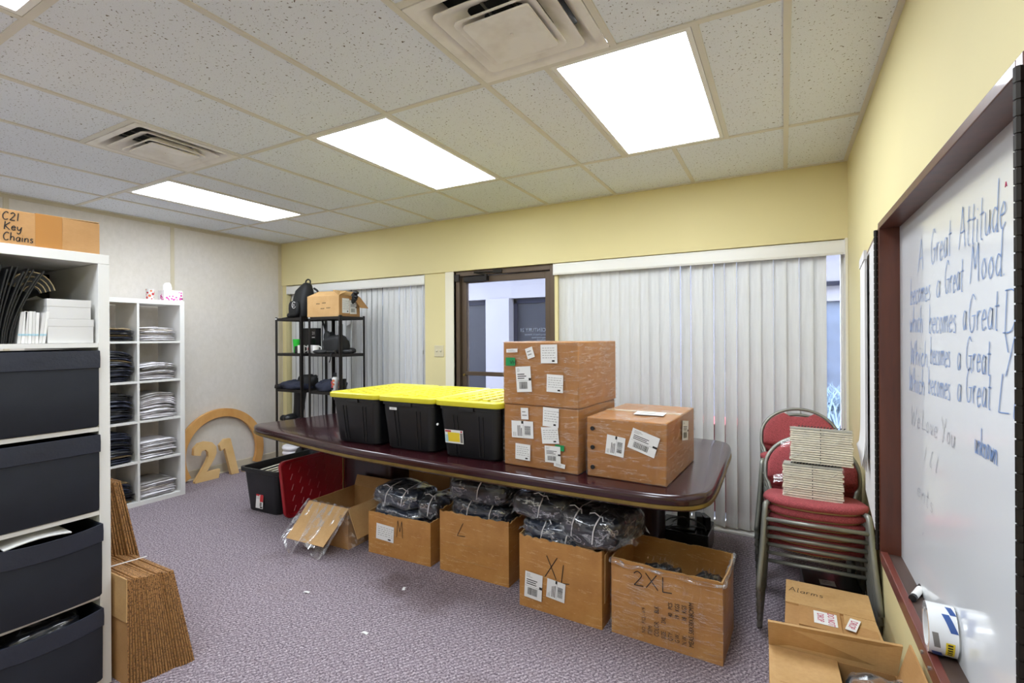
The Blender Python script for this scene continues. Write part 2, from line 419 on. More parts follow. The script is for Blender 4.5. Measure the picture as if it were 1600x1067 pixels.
# ------------------------------------------------------------------ mesh helpers
class MB:
    """collects simple shapes and links them as ONE mesh object"""

    def __init__(self):
        self.v, self.f, self.mi = [], [], []
        self.M = None

    def add(self, vs, fs, mat=0):
        o = len(self.v)
        if self.M is not None:
            vs = [self.M @ Vector(p) for p in vs]
        self.v += [tuple(p) for p in vs]
        self.f += [tuple(i + o for i in f) for f in fs]
        self.mi += [mat] * len(fs)
        return self

    def box(self, x0, x1, y0, y1, z0, z1, mat=0):
        return self.add([(x0, y0, z0), (x1, y0, z0), (x1, y1, z0), (x0, y1, z0), (x0, y0, z1), (x1, y0, z1), (x1, y1, z1), (x0, y1, z1)],
                        [(3, 2, 1, 0), (4, 5, 6, 7), (0, 1, 5, 4), (1, 2, 6, 5), (2, 3, 7, 6), (3, 0, 4, 7)], mat)

    def hexa(self, p, mat=0):
        """eight corners: bottom ring (counter-clockwise from above) then top ring"""
        return self.add(p, [(3, 2, 1, 0), (4, 5, 6, 7), (0, 1, 5, 4), (1, 2, 6, 5), (2, 3, 7, 6), (3, 0, 4, 7)], mat)

    def loft(self, rings, mat=0, cap0=True, cap1=True):
        n = len(rings[0])
        vs = [p for r in rings for p in r]
        fs = []
        for k in range(len(rings) - 1):
            for i in range(n):
                j = (i + 1) % n
                fs.append((k * n + i, k * n + j, (k + 1) * n + j, (k + 1) * n + i))
        if cap0:
            fs.append(tuple(reversed(range(n))))
        if cap1:
            fs.append(tuple((len(rings) - 1) * n + i for i in range(n)))
        return self.add(vs, fs, mat)

    def prism(self, poly, z0, z1, mat=0):
        return self.loft([[(x, y, z0) for x, y in poly], [(x, y, z1) for x, y in poly]], mat)

    def cyl(self, p0, p1, r0, r1=None, n=12, mat=0, caps=True):
        r1 = r0 if r1 is None else r1
        p0, p1 = Vector(p0), Vector(p1)
        d = (p1 - p0).normalized()
        u = d.orthogonal().normalized()
        w = d.cross(u)
        rr = [[p + r * (math.cos(2 * PI * i / n) * u + math.sin(2 * PI * i / n) * w) for i in range(n)] for p, r in ((p0, r0), (p1, r1))]
        return self.loft(rr, mat, caps, caps)

    def tube(self, pts, r, n=8, closed=False, mat=0):
        pts = [Vector(p) for p in pts]
        m = len(pts)
        rings = []
        prev = None
        for i, p in enumerate(pts):
            if closed:
                d = (pts[(i + 1) % m] - pts[i - 1]).normalized()
            else:
                d = (pts[min(i + 1, m - 1)] - pts[max(i - 1, 0)]).normalized()
            if prev is None:
                u = d.orthogonal().normalized()
            else:
                u = (prev - d * prev.dot(d))
                u = u.normalized() if u.length > 1e-6 else d.orthogonal().normalized()
            prev = u
            w = d.cross(u)
            rad = r[i] if isinstance(r, (list, tuple)) else r
            rings.append([p + rad * (math.cos(2 * PI * k / n) * u + math.sin(2 * PI * k / n) * w) for k in range(n)])
        if closed:
            rings.append(rings[0])
            return self.loft(rings, mat, False, False)
        return self.loft(rings, mat)

    def lathe(self, prof, n=20, c=(0, 0, 0), mat=0):
        rings = [[(c[0] + r * math.cos(2 * PI * i / n), c[1] + r * math.sin(2 * PI * i / n), c[2] + z) for i in range(n)] for r, z in prof]
        return self.loft(rings, mat)

    def blob(self, sx, sy, sz, nu=22, nv=12, e=.55, c=(0, 0, 0), amp=0, fr=4, seed=0, flat=0, mat=0):
        """a squarish pillow; amp gives it lumps"""
        def sg(t, p):
            return math.copysign(abs(t) ** p, t)
        rings = []
        for j in range(nv + 1):
            b = -PI / 2 + PI * j / nv
            b = max(min(b, PI / 2 - 1e-3), -PI / 2 + 1e-3)
            ring = []
            for i in range(nu):
                a = 2 * PI * i / nu
                x = sx * sg(math.cos(b), e) * sg(math.cos(a), e)
                y = sy * sg(math.cos(b), e) * sg(math.sin(a), e)
                z = sz * sg(math.sin(b), e)
                if amp:
                    q = Vector((x * fr + seed * 3.1, y * fr - seed * 1.7, z * fr + seed))
                    k = amp * noise.noise(q) + amp * .5 * noise.noise(q * 2.7)
                    x += k * .6
                    y += k * .5
                    z += k
                if flat and z < -sz * flat:
                    z = -sz * flat
                ring.append((c[0] + x, c[1] + y, c[2] + z))
            rings.append(ring)
        return self.loft(rings, mat)

    def sheet(self, fn, nu, nv, th=0, mat=0):
        """surface fn(u,v) with thickness th along its normal"""
        P = [[Vector(fn(i / nu, j / nv)) for j in range(nv + 1)] for i in range(nu + 1)]
        N = [[None] * (nv + 1) for _ in range(nu + 1)]
        for i in range(nu + 1):
            for j in range(nv + 1):
                du = P[min(i + 1, nu)][j] - P[max(i - 1, 0)][j]
                dv = P[i][min(j + 1, nv)] - P[i][max(j - 1, 0)]
                c = du.cross(dv)
                N[i][j] = c.normalized() if c.length > 1e-12 else Vector((0, 0, 1))
        W = nv + 1
        vs = [P[i][j] for i in range(nu + 1) for j in range(W)]
        fs = [(i * W + j, (i + 1) * W + j, (i + 1) * W + j + 1, i * W + j + 1) for i in range(nu) for j in range(nv)]
        if th:
            o = len(vs)
            vs += [P[i][j] - th * N[i][j] for i in range(nu + 1) for j in range(W)]
            fs += [tuple(o + k for k in reversed(f)) for f in fs]
            for i in range(nu):
                fs.append((i * W, o + i * W, o + (i + 1) * W, (i + 1) * W))
                fs.append((i * W + nv, (i + 1) * W + nv, o + (i + 1) * W + nv, o + i * W + nv))
            for j in range(nv):
                fs.append((j, j + 1, o + j + 1, o + j))
                fs.append((nu * W + j, o + nu * W + j, o + nu * W + j + 1, nu * W + j + 1))
        return self.add(vs, fs, mat)

    def data(self, name, mats, smooth=False):
        me = bpy.data.meshes.new(name)
        me.from_pydata(self.v, [], self.f)
        mats = mats if isinstance(mats, (list, tuple)) else [mats]
        for m in mats:
            me.materials.append(m)
        me.polygons.foreach_set('material_index', self.mi)
        if smooth:
            me.polygons.foreach_set('use_smooth', [True] * len(self.f))
        me.update()
        return me

    def build(self, name, mats, parent=None, loc=None, rotz=0, smooth=False, bevel=0, seg=2, auto=None):
        o = bpy.data.objects.new(name, self.data(name, mats, smooth or auto is not None))
        COL.objects.link(o)
        if parent:
            o.parent = parent
        if loc is not None:
            o.location = loc
        o.rotation_euler = (0, 0, rotz)
        if bevel:
            b = o.modifiers.new('bevel', 'BEVEL')
            b.width = bevel
            b.segments = seg
            b.limit_method = 'ANGLE'
            b.angle_limit = math.radians(40)
            b.harden_normals = False
        if auto is not None:
            me = o.data
            me.set_sharp_from_angle(angle=math.radians(auto))
        return o


def tag(o, label, cat, group=None, kind=None):
    if label:
        o['label'] = label
    if cat:
        o['category'] = cat
    if group:
        o['group'] = group
    if kind:
        o['kind'] = kind
    return o


def thing(name, label, cat, loc=(0, 0, 0), rotz=0, group=None):
    o = bpy.data.objects.new(name, None)
    o.empty_display_size = .1
    COL.objects.link(o)
    o.location = loc
    o.rotation_euler = (0, 0, rotz)
    return tag(o, label, cat, group)


def struct(o):
    o['kind'] = 'structure'
    return o


def dup(root, loc, rotz=None, label=None, group=None):
    r = root.copy()
    COL.objects.link(r)
    r.location = loc
    if rotz is not None:
        r.rotation_euler = (0, 0, rotz)
    if label:
        r['label'] = label
    if group:
        r['group'] = group
    for ch in list(root.children):
        c = ch.copy()
        COL.objects.link(c)
        c.parent = r
        for g in list(ch.children):
            d = g.copy()
            COL.objects.link(d)
            d.parent = c
    return r


def frame(o, u, v):
    """matrix of a face: origin o, u to the right, v up, outward normal u x v"""
    u, v, o = Vector(u).normalized(), Vector(v).normalized(), Vector(o)
    n = u.cross(v)
    return Matrix(((u.x, v.x, n.x, o.x), (u.y, v.y, n.y, o.y), (u.z, v.z, n.z, o.z), (0, 0, 0, 1)))


def FRONT(x, y, z):        # face looking to -y, u = +x
    return frame((x, y, z), (1, 0, 0), (0, 0, 1))


def FACE_PX(x, y, z):      # face looking to +x, u = +y
    return frame((x, y, z), (0, 1, 0), (0, 0, 1))


def FACE_NX(x, y, z):      # face looking to -x, u = -y
    return frame((x, y, z), (0, -1, 0), (0, 0, 1))


def FACE_UP(x, y, z):      # face looking up, u = +x
    return frame((x, y, z), (1, 0, 0), (0, 1, 0))


def rot2(M0, a):
    return M0 @ Matrix.Rotation(a, 4, 'Z')


def text(body, M0, size, mat_, parent, name='printed_text', label=None, align='LEFT', ext=.0004, sx=1):
    c = bpy.data.curves.new(name, 'FONT')
    c.body = body
    c.size = size
    c.align_x = align
    c.extrude = ext
    c.resolution_u = 2
    c.materials.append(mat_)
    tmp = bpy.data.objects.new(name, c)
    COL.objects.link(tmp)
    me = bpy.data.meshes.new_from_object(tmp.evaluated_get(bpy.context.evaluated_depsgraph_get()))
    bpy.data.objects.remove(tmp)
    bpy.data.curves.remove(c)
    me.name = name
    me.transform(M0 @ Matrix.Diagonal((sx, 1, 1, 1)))
    o = bpy.data.objects.new(name, me)
    COL.objects.link(o)
    o.parent = parent
    if label:
        o['label'] = label
    return o


# single-stroke handwriting: strokes in a box of cap height 1 (x-height .5)
GL = {
    'A': (.7, [[(0, 0), (.3, 1)], [(.3, 1), (.62, 0)], [(.1, .38), (.55, .4)]]),
    'G': (.7, [[(.6, .85), (.35, 1), (.08, .7), (.05, .3), (.25, 0), (.5, .1), (.55, .4)], [(.3, .42), (.66, .44)]]),
    'D': (.75, [[(.12, 0), (.1, 1)], [(0, .98), (.45, .95), (.68, .55), (.45, .08), (0, .02)]]),
    'W': (.8, [[(0, 1), (.15, 0)], [(.15, 0), (.35, .7)], [(.35, .7), (.5, 0)], [(.5, 0), (.75, 1)]]),
    'L': (.55, [[(.1, 1), (.05, .02)], [(.05, .02), (.5, .08)]]),
    'Y': (.65, [[(.02, 1), (.25, .5)], [(.58, 1), (.2, -.1)]]),
    'M': (.85, [[(0, 0), (.12, 1)], [(.12, 1), (.38, .35)], [(.38, .35), (.62, 1)], [(.62, 1), (.72, 0)]]),
    'C': (.6, [[(.52, .88), (.3, 1), (.06, .65), (.08, .2), (.3, 0), (.54, .14)]]),
    'K': (.6, [[(.08, 1), (.06, 0)], [(.52, .95), (.1, .45)], [(.1, .45), (.55, 0)]]),
    'X': (.7, [[(.02, 1), (.6, 0)], [(.58, 1), (0, 0)]]),
    'I': (.25, [[(.1, 1), (.1, 0)]]),
    'a': (.5, [[(.4, .45), (.2, .52), (.04, .25), (.18, 0), (.36, .15), (.42, .5)], [(.42, .5), (.4, .1), (.48, 0)]]),
    'b': (.5, [[(.06, 1), (.05, 0)], [(.05, .3), (.25, .52), (.42, .28), (.25, 0), (.05, .05)]]),
    'c': (.42, [[(.38, .42), (.2, .52), (.04, .25), (.18, 0), (.4, .1)]]),
    'd': (.5, [[(.38, .42), (.18, .5), (.03, .22), (.18, 0), (.38, .15)], [(.42, 1.05), (.4, .05), (.48, 0)]]),
    'e': (.45, [[(.06, .27), (.38, .32), (.25, .52), (.05, .3), (.15, 0), (.42, .1)]]),
    'f': (.35, [[(.34, .95), (.18, .95), (.12, .5), (.1, 0)], [(0, .5), (.3, .52)]]),
    'h': (.5, [[(.06, 1), (.05, 0)], [(.05, .3), (.22, .5), (.38, .4), (.4, 0)]]),
    'i': (.2, [[(.08, .5), (.07, .05), (.14, 0)], [(.09, .7), (.1, .74)]]),
    'k': (.45, [[(.06, 1), (.05, 0)], [(.36, .5), (.08, .22)], [(.08, .22), (.4, 0)]]),
    'l': (.22, [[(.08, 1), (.07, .05), (.16, 0)]]),
    'm': (.7, [[(.05, .5), (.05, 0)], [(.05, .3), (.18, .5), (.3, .4), (.3, 0)], [(.3, .3), (.45, .5), (.57, .4), (.6, 0)]]),
    'n': (.48, [[(.05, .5), (.05, 0)], [(.05, .3), (.22, .5), (.38, .4), (.4, 0)]]),
    'o': (.48, [[(.22, .52), (.04, .28), (.2, 0), (.4, .22), (.24, .52)]]),
    'r': (.36, [[(.05, .5), (.06, 0)], [(.06, .3), (.18, .5), (.34, .46)]]),
    's': (.4, [[(.34, .46), (.15, .52), (.1, .34), (.3, .2), (.25, .02), (.04, .04)]]),
    't': (.36, [[(.16, .9), (.14, .06), (.28, 0)], [(0, .55), (.34, .57)]]),
    'u': (.48, [[(.05, .5), (.06, .1), (.2, 0), (.38, .2), (.4, .5)], [(.4, .5), (.4, .06), (.46, 0)]]),
    'v': (.45, [[(.03, .5), (.2, 0)], [(.2, 0), (.4, .5)]]),
    'w': (.6, [[(.03, .5), (.15, 0)], [(.15, 0), (.28, .4)], [(.28, .4), (.4, 0)], [(.4, 0), (.55, .5)]]),
    'y': (.48, [[(.04, .5), (.08, .15), (.25, .08), (.38, .3)], [(.42, .5), (.36, -.2), (.18, -.4), (.04, -.25)]]),
    '1': (.3, [[(.12, 1), (.12, 0)]]),
    '2': (.55, [[(.04, .8), (.25, 1), (.44, .75), (.2, .3), (.02, .02)], [(.02, .02), (.5, .06)]]),
    '.': (.15, [[(.05, .0), (.07, .03)]]),
    ' ': (.4, []),
}


def smooth(pts, k=5, closed=False):
    P = [Vector(p) for p in pts]
    n = len(P)
    if n < 3:
        return P
    out = []
    for i in range(n if closed else n - 1):
        if closed:
            a, b, c, d = P[i - 1], P[i], P[(i + 1) % n], P[(i + 2) % n]
        else:
            a, b, c, d = P[max(i - 1, 0)], P[i], P[i + 1], P[min(i + 2, n - 1)]
        for s in range(k):
            t = s / k
            out.append(.5 * ((2 * b) + (c - a) * t + (2 * a - 5 * b + 4 * c - d) * t * t + (3 * b - a - 3 * c + d) * t ** 3))
    if not closed:
        out.append(P[-1])
    return out


def hand(body, M0, h, mat_, parent, r=.0015, name='handwriting', width=1.0, slant=.08, label=None, rise=0, rx=None):
    """handwriting as flat strokes on the face M0"""
    mb = MB()
    x = 0
    for ch in body:
        w, st = GL.get(ch, GL[' '])
        j = random.uniform(-.03, .03)
        for s in st:
            pts = [Vector(((x + (p[0] + slant * p[1]) * width) * h, (p[1] + j + rise * x) * h, .0006)) for p in s]
            pts = smooth(pts, 4)
            # a flat ribbon
            L, Rr = [], []
            for i, p in enumerate(pts):
                d = pts[min(i + 1, len(pts) - 1)] - pts[max(i - 1, 0)]
                nrm = Vector((-d.y, d.x, 0))
                nrm = nrm.normalized() if nrm.length > 1e-9 else Vector((1, 0, 0))
                nrm = Vector((nrm.x * (rx or r), nrm.y * r, 0))
                L.append(M0 @ (p + nrm))
                Rr.append(M0 @ (p - nrm))
            m = len(pts)
            mb.add(L + Rr, [(i, m + i, m + i + 1, i + 1) for i in range(m - 1)])
        x += (w + .08) * width
    o = mb.build(name, mat_, parent)
    if label:
        o['label'] = label
    return o


def card(parent, M0, w, h, rot=0, kind='ship', seed=0, name='shipping_label', label=None):
    """paper label: centre of the face M0 = centre of the label; printed bars and lines of type on it"""
    rd = random.Random(seed)
    mb = MB()
    mb.M = rot2(M0, rot)
    mb.box(-w / 2, w / 2, -h / 2, h / 2, 0, .0008)

    def q(x0, x1, y0, y1, m):
        z = .0011
        mb.add([(x0, y0, z), (x1, y0, z), (x1, y1, z), (x0, y1, z)], [(0, 1, 2, 3)], m)

    if kind in ('ship', 'shipside'):
        if kind == 'shipside':
            mb.M = mb.M @ Matrix.Rotation(PI / 2, 4, 'Z')
            w, h = h, w
        x = -w * .32
        while x < w * .22:
            t = rd.choice((.006, .01, .018)) * w
            q(x, x + t, -h * .38, -h * .1, 1)
            x += t + rd.choice((.008, .014)) * w
        for r in range(3):
            q(-w * .4, -w * .4 + w * rd.uniform(.45, .7), h * (.02 + .08 * r), h * (.055 + .08 * r), 1)
        for r in range(3):
            q(-w * .42, -w * .42 + w * rd.uniform(.15, .35), h * (.3 + .055 * r), h * (.315 + .055 * r), 2)
        q(w * .34, w * .5, -h * .06, h * .04, 1)
        q(-w * .45, w * .45, -h * .055, -h * .048, 1)
    elif kind == 'form':
        for r in range(5):
            x = -w * .4
            while x < w * .36:
                t = w * rd.uniform(.05, .16)
                q(x, x + t, h * (.3 - .13 * r), h * (.325 - .13 * r), 2)
                x += t + w * .05
        q(w * .18, w * .34, -h * .42, -h * .33, 1)
    elif kind == 'plain':
        for r in range(2):
            q(-w * .34, w * rd.uniform(.1, .34), h * (.12 - .3 * r), h * (.2 - .3 * r), 2)
    o = mb.build(name, [M['label_white'], M['ink'], M['grey_ink']], parent)
    if label:
        o['label'] = label
    return o


# ------------------------------------------------------------------ the room
def GX(i):
    return GX0 + i * T


def GY(j):
    return GY0 + j * 2 * T


def room():
    struct(MB().box(XL - .15, XR + .15, YF - .15, YB + .22, -.08, 0).build('floor', M['carpet']))
    # ceiling: a slab above, tiles and grid under it
    ceil = struct(MB().box(XL - .15, XR + .15, YF - .15, YB + .22, ZC + .12, ZC + .2).build('ceiling', M['plenum']))
    holes = []   # (x0, x1, y0, y1) rectangles taken by lights and vents
    for (i0, j) in LIGHTS:
        holes.append((GX(i0), GX(i0 + 1), GY(j), GY(j + 1)))
    xs = [XL] + [GX(i) for i in range(-5, 4)] + [XR]
    ys = [YF] + [GY(j) for j in range(-4, 1) if GY(j) > YF + .05] + [YB]
    g = .012
    cache = {}
    rects = []
    for a in range(len(xs) - 1):
        for b in range(len(ys) - 1):
            x0, x1, y0, y1 = xs[a], xs[a + 1], ys[b], ys[b + 1]
            segs = [(x0, x1, y0, y1)]
            for h in holes:
                nx = []
                for (p0, p1, q0, q1) in segs:
                    if h[0] < p1 - .01 and h[1] > p0 + .01 and h[2] < q1 - .01 and h[3] > q0 + .01:
                        if h[0] > p0 + .02:
                            nx.append((p0, h[0], q0, q1))
                        if h[1] < p1 - .02:
                            nx.append((h[1], p1, q0, q1))
                    else:
                        nx.append((p0, p1, q0, q1))
                segs = nx
            for v in VENTS:
                vx0, vx1, vy0, vy1 = v
                nx = []
                for (p0, p1, q0, q1) in segs:
                    if abs(p0 - vx0) < .02 and abs(p1 - vx1) < .02 and vy1 <= q1 + .02 and vy0 >= q0 - .02:
                        if vy0 > q0 + .05:
                            nx.append((p0, p1, q0, vy0))
                    else:
                        nx.append((p0, p1, q0, q1))
                segs = nx
            rects += segs
    grid = MB()
    bw = .013
    hl, vl = {}, {}
    for (x0, x1, y0, y1) in rects:
        w, d = x1 - x0 - 2 * g, y1 - y0 - 2 * g
        key = (round(w, 3), round(d, 3))
        if key not in cache:
            cache[key] = MB().box(-w / 2, w / 2, -d / 2, d / 2, 0, .016).data('ceiling_tile', M['ceiling_tile'])
        o = bpy.data.objects.new('ceiling_tile', cache[key])
        COL.objects.link(o)
        o.parent = ceil
        o.location = ((x0 + x1) / 2, (y0 + y1) / 2, ZC + .003)
    for (x0, x1, y0, y1) in rects + holes + VENTS:
        for x in (x0, x1):
            vl.setdefault(round(x, 3), []).append((y0, y1))
        for y in (y0, y1):
            hl.setdefault(round(y, 3), []).append((x0, x1))

    def union(iv):
        out = []
        for p, q in sorted(iv):
            if out and p <= out[-1][1] + .03:
                out[-1][1] = max(out[-1][1], q)
            else:
                out.append([p, q])
        return out
    for x, iv in vl.items():
        for p, q in union(iv):
            grid.box(x - bw, x + bw, p - bw, q + bw, ZC - .004, ZC + .018)
    for y, iv in hl.items():
        for p, q in union(iv):
            grid.box(p + bw, q - bw, y - bw, y + bw, ZC - .0034, ZC + .018)
    # wall angle
    grid.box(XL, XL + .022, YF, YB, ZC - .005, ZC + .02)
    grid.box(XR - .022, XR, YF, YB, ZC - .005, ZC + .02)
    grid.box(XL + .022, XR - .022, YB - .02, YB, ZC - .0055, ZC + .02)
    grid.build('ceiling_grid', M['grid_metal'], ceil)

    # walls
    struct(MB().box(XL - .12, XL, YF - .1, YB + .2, 0, ZC + .12).build('wall_left', M['grey_wallpaper']))
    struct(MB().box(XR, XR + .12, YF - .1, YB + .2, 0, ZC + .12).build('wall_right', M['yellow_paint']))
    struct(MB().box(XL - .12, XR + .12, YF - .12, YF, 0, ZC + .12).build('wall_front', M['cream_paint']))  # unseen wall, cream chosen to bounce light up to the ceiling
    w = MB()
    w.box(XL, XR, YB, YB + .2, ZH, ZC + .12)                  # header over door and windows
    w.box(XL, -5.345, YB + .015, YB + .2, 0, ZH)
    w.box(-3.195, -2.835, YB + .015, YB + .2, 0, ZH)
    w.box(-1.765, -1.735, YB + .03, YB + .2, 0, ZH)
    struct(w.build('wall_back', M['yellow_paint']))
    # trims
    for n, (y0, y1) in enumerate(((1.497, 1.533), (2.720, 2.756), (3.935, YB)), 1):
        struct(MB().box(XL, XL + .006, y0, y1, .1, ZC - .03).build('trim_%d' % n, M['beige_strip'], bevel=.002))
    struct(MB().box(XL, XL + .007, YF, YB, ZC - .035, ZC - .004).build('trim_4', M['beige_strip']))
    struct(MB().box(-2.935, -2.835, YB + .004, YB + .2, 0, ZH).build('trim_5', M['cream_paint'], bevel=.003))
    struct(MB().box(XR - .016, XR, YB - .03, YB + .2, 0, ZH).build('trim_6', M['cream_paint'], bevel=.003))
    struct(MB().loft([[(XL, YF, z), (XL + t, YF, z), (XL + t, YB, z), (XL, YB, z)] for t, z in ((.022, 0), (.009, .012), (.009, .092), (.004, .1))]).build('baseboard_left', M['baseboard']))
    struct(MB().box(-3.195, -2.94, YB + .006, YB + .015, 0, .1).build('baseboard_back', M['baseboard']))
    struct(MB().box(XR - .008, XR, YF, YB - .04, 0, .1).build('baseboard_right', M['baseboard'], bevel=.002))


LIGHTS = [(1.5, -1), (-1, -1), (-4.5, -1), (1.5, -3), (-1, -3), (-4.5, -3)]  # the row behind the viewer is unseen, added to light the room
VENTS = [(GX(1), GX(2), GY(-1) - T, GY(-1)), (GX(-3), GX(-2), GY(-1) - T, GY(-1))]


def ceiling_lights():
    names = ['square looking flat ceiling light nearest the whiteboard wall, beside the big vent',
             'long flat ceiling light in the middle, above the yellow lidded totes',
             'long flat ceiling light nearest the wallpapered wall',
             'added unseen ceiling light behind the viewer nearest the whiteboard wall',
             'added unseen ceiling light behind the viewer in the middle of the room',
             'added unseen ceiling light behind the viewer nearest the wallpapered wall']
    w, d = T - .03, 2 * T - .03
    for k, (i, j) in enumerate(LIGHTS):
        t = thing('ceiling_light', names[k], 'ceiling light', (GX(i) + T / 2, GY(j) + T, ZC), 0, 'recessed ceiling lights')
        f = MB()
        e = .022
        f.box(-w / 2, w / 2, -d / 2, -d / 2 + e, -.002, .03).box(-w / 2, w / 2, d / 2 - e, d / 2, -.002, .03)
        f.box(-w / 2, -w / 2 + e, -d / 2 + e, d / 2 - e, -.002, .03).box(w / 2 - e, w / 2, -d / 2 + e, d / 2 - e, -.002, .03)
        f.build('frame', M['white_enamel'], t)
        MB().box(-w / 2 + e, w / 2 - e, -d / 2 + e, d / 2 - e, .002, .008).build('diffuser', M['diffuser'], t)
        MB().box(-w / 2, w / 2, -d / 2, d / 2, .05, .1).build('housing', M['white_enamel'], t)


def vents():
    labs = ['large white square air vent with stacked cones beside the nearest light',
            'white square air vent with dark dusty slots nearer the wallpapered wall']
    for k, (x0, x1, y0, y1) in enumerate(VENTS):
        t = thing('air_vent', labs[k], 'air vent', ((x0 + x1) / 2, (y0 + y1) / 2, ZC), 0, 'ceiling air vents')
        h = T / 2 - .016

        def sq(r, z, c=.028):
            # square with softly rounded corners
            c = min(c, r * .4)
            pts = []
            for (sx, sy, a0) in ((1, 1, 0), (-1, 1, 90), (-1, -1, 180), (1, -1, 270)):
                for s in range(4):
                    a = math.radians(a0 + 30 * s)
                    pts.append((sx * (r - c) + c * math.cos(a), sy * (r - c) + c * math.sin(a), z))
            return pts
        # outer flange and bell
        MB().loft([sq(h, .0, .004), sq(h, -.006, .004), sq(h - .03, -.008, .02), sq(h - .04, -.002, .03), sq(h - .075, .035, .04), sq(h - .085, .07, .04)],
                  cap0=False, cap1=False).build('flange', M['vent'], t, auto=50)
        MB().loft([sq(h - .02, .1), sq(h - .02, .11)]).build('throat', M['dark_hole'], t)
        for n, (ro, ri, zo, zi) in enumerate(((h - .07, h - .155, -.012, .040), (h - .125, h - .2, -.026, .03))):
            MB().loft([sq(ri, zi + .004), sq(ro, zo + .004), sq(ro, zo), sq(ro - .008, zo), sq(ri - .006, zi - .001)], cap0=False, cap1=False).build('cone', M['vent'], t, auto=60)
        c = MB().loft([sq(.05, .012), sq(.135, -.026, .012), sq(.135, -.033, .012), sq(.125, -.034, .012), sq(.05, -.024, .05), sq(.045, -.022, .045)], cap0=False)
        c.cyl((0, 0, -.022), (0, 0, -.026), .006, n=10)
        c.build('centre_plate', M['vent'], t, auto=50)
        b = MB()
        for s in (-1, 1):
            b.box(s * .05 - .006, s * .05 + .006, -.2, .2, .03, .035)
        b.build('bracket', M['steel'], t)


def door_and_windows():
    d = struct(bpy.data.objects.new('door_1', None))
    COL.objects.link(d)
    d.location = (-2.295, YB + .06, 0)
    hw = .53          # half width of the frame
    f = MB()
    f.box(-hw, -hw + .045, -.03, .08, 0, ZH).box(hw - .045, hw, -.03, .08, 0, ZH).box(-hw + .045, hw - .045, -.03, .08, ZH - .05, ZH)
    f.build('door_frame', M['bronze'], d, bevel=.003)
    lf = MB()
    a, b = -hw + .05, hw - .05
    lf.box(a, a + .055, 0, .045, .01, ZH - .055).box(b - .055, b, 0, .045, .01, ZH - .055)
    lf.box(a + .055, b - .055, 0, .045, ZH - .115, ZH - .055).box(a + .055, b - .055, 0, .045, .01, .2)
    lf.build('door_leaf', M['bronze'], d, bevel=.003)
    MB().box(a + .05, b - .05, .02, .026, .19, ZH - .11).build('pane', M['glass'], d)
    MB().box(a + .055, b - .055, -.012, .0, 1.10, 1.14).build('push_bar', M['bronze'], d, bevel=.003)
    c = MB()
    c.box(-.42, -.16, -.055, -.005, ZH - .108, ZH - .063)
    c.cyl((-.18, -.03, ZH - .11), (-.18, -.03, ZH - .045), .017)
    c.cyl((-.18, -.03, ZH - .05), (-.28, -.085, ZH - .028), .009)
    c.cyl((-.28, -.085, ZH - .028), (-.05, -.03, ZH - .03), .007)
    c.box(-.09, .0, -.05, -.02, ZH - .045, ZH - .012)
    c.build('door_closer', M['hinge'], d, bevel=.003)
    MB().cyl((a + .03, -.012, 1.105), (a + .03, 0, 1.105), .012).build('lock', M['brass'], d)
    MB().box(-hw + .002, -hw + .05, -.05, -.03, ZH - .1, ZH - .03).build('pivot', M['hinge'], d, bevel=.004)
    # lettering reads the right way from the other side
    m = frame((b - .062, .0275, 0), (-1, 0, 0), (0, 0, 1))
    for body, z, s in (('CENTURY 21', 1.52, .046), ('Synergy Realty Inc. Brokerage', 1.488, .018), ('Independently Owned', 1.46, .016), ('and Operated', 1.438, .016)):
        text(body, m @ Matrix.Translation((0, z, 0)), s, M['white_print'], d, 'door_lettering', ext=.0003)

    for n, (x0, x1) in enumerate(((-5.345, -3.195), (-1.735, XR - .016)), 1):
        w = struct(bpy.data.objects.new('window_%d' % n, None))
        COL.objects.link(w)
        w.location = ((x0 + x1) / 2, YB + .15, 0)
        h = (x1 - x0) / 2
        f = MB()
        f.box(-h, -h + .045, -.03, .05, 0, ZH).box(h - .045 if n == 1 else h - .012, h, -.03, .05, 0, ZH)
        f.box(-h + .045, h - .012, -.03, .05, ZH - .05, ZH).box(-h + .045, h - .012, -.03, .05, 0, .045)
        if n == 1:
            f.box(-.022, .022, -.03, .05, .045, ZH - .05)
        f.build('window_frame', M['white_trim'] if n == 2 else M['bronze'], w)
        MB().box(-h + .04, h - .01, .0, .006, .04, ZH - .045).build('pane', M['glass'], w)
        MB().box(-h, h, -.13, -.03, 0, .018).build('sill', M['white_trim'], w, bevel=.003)


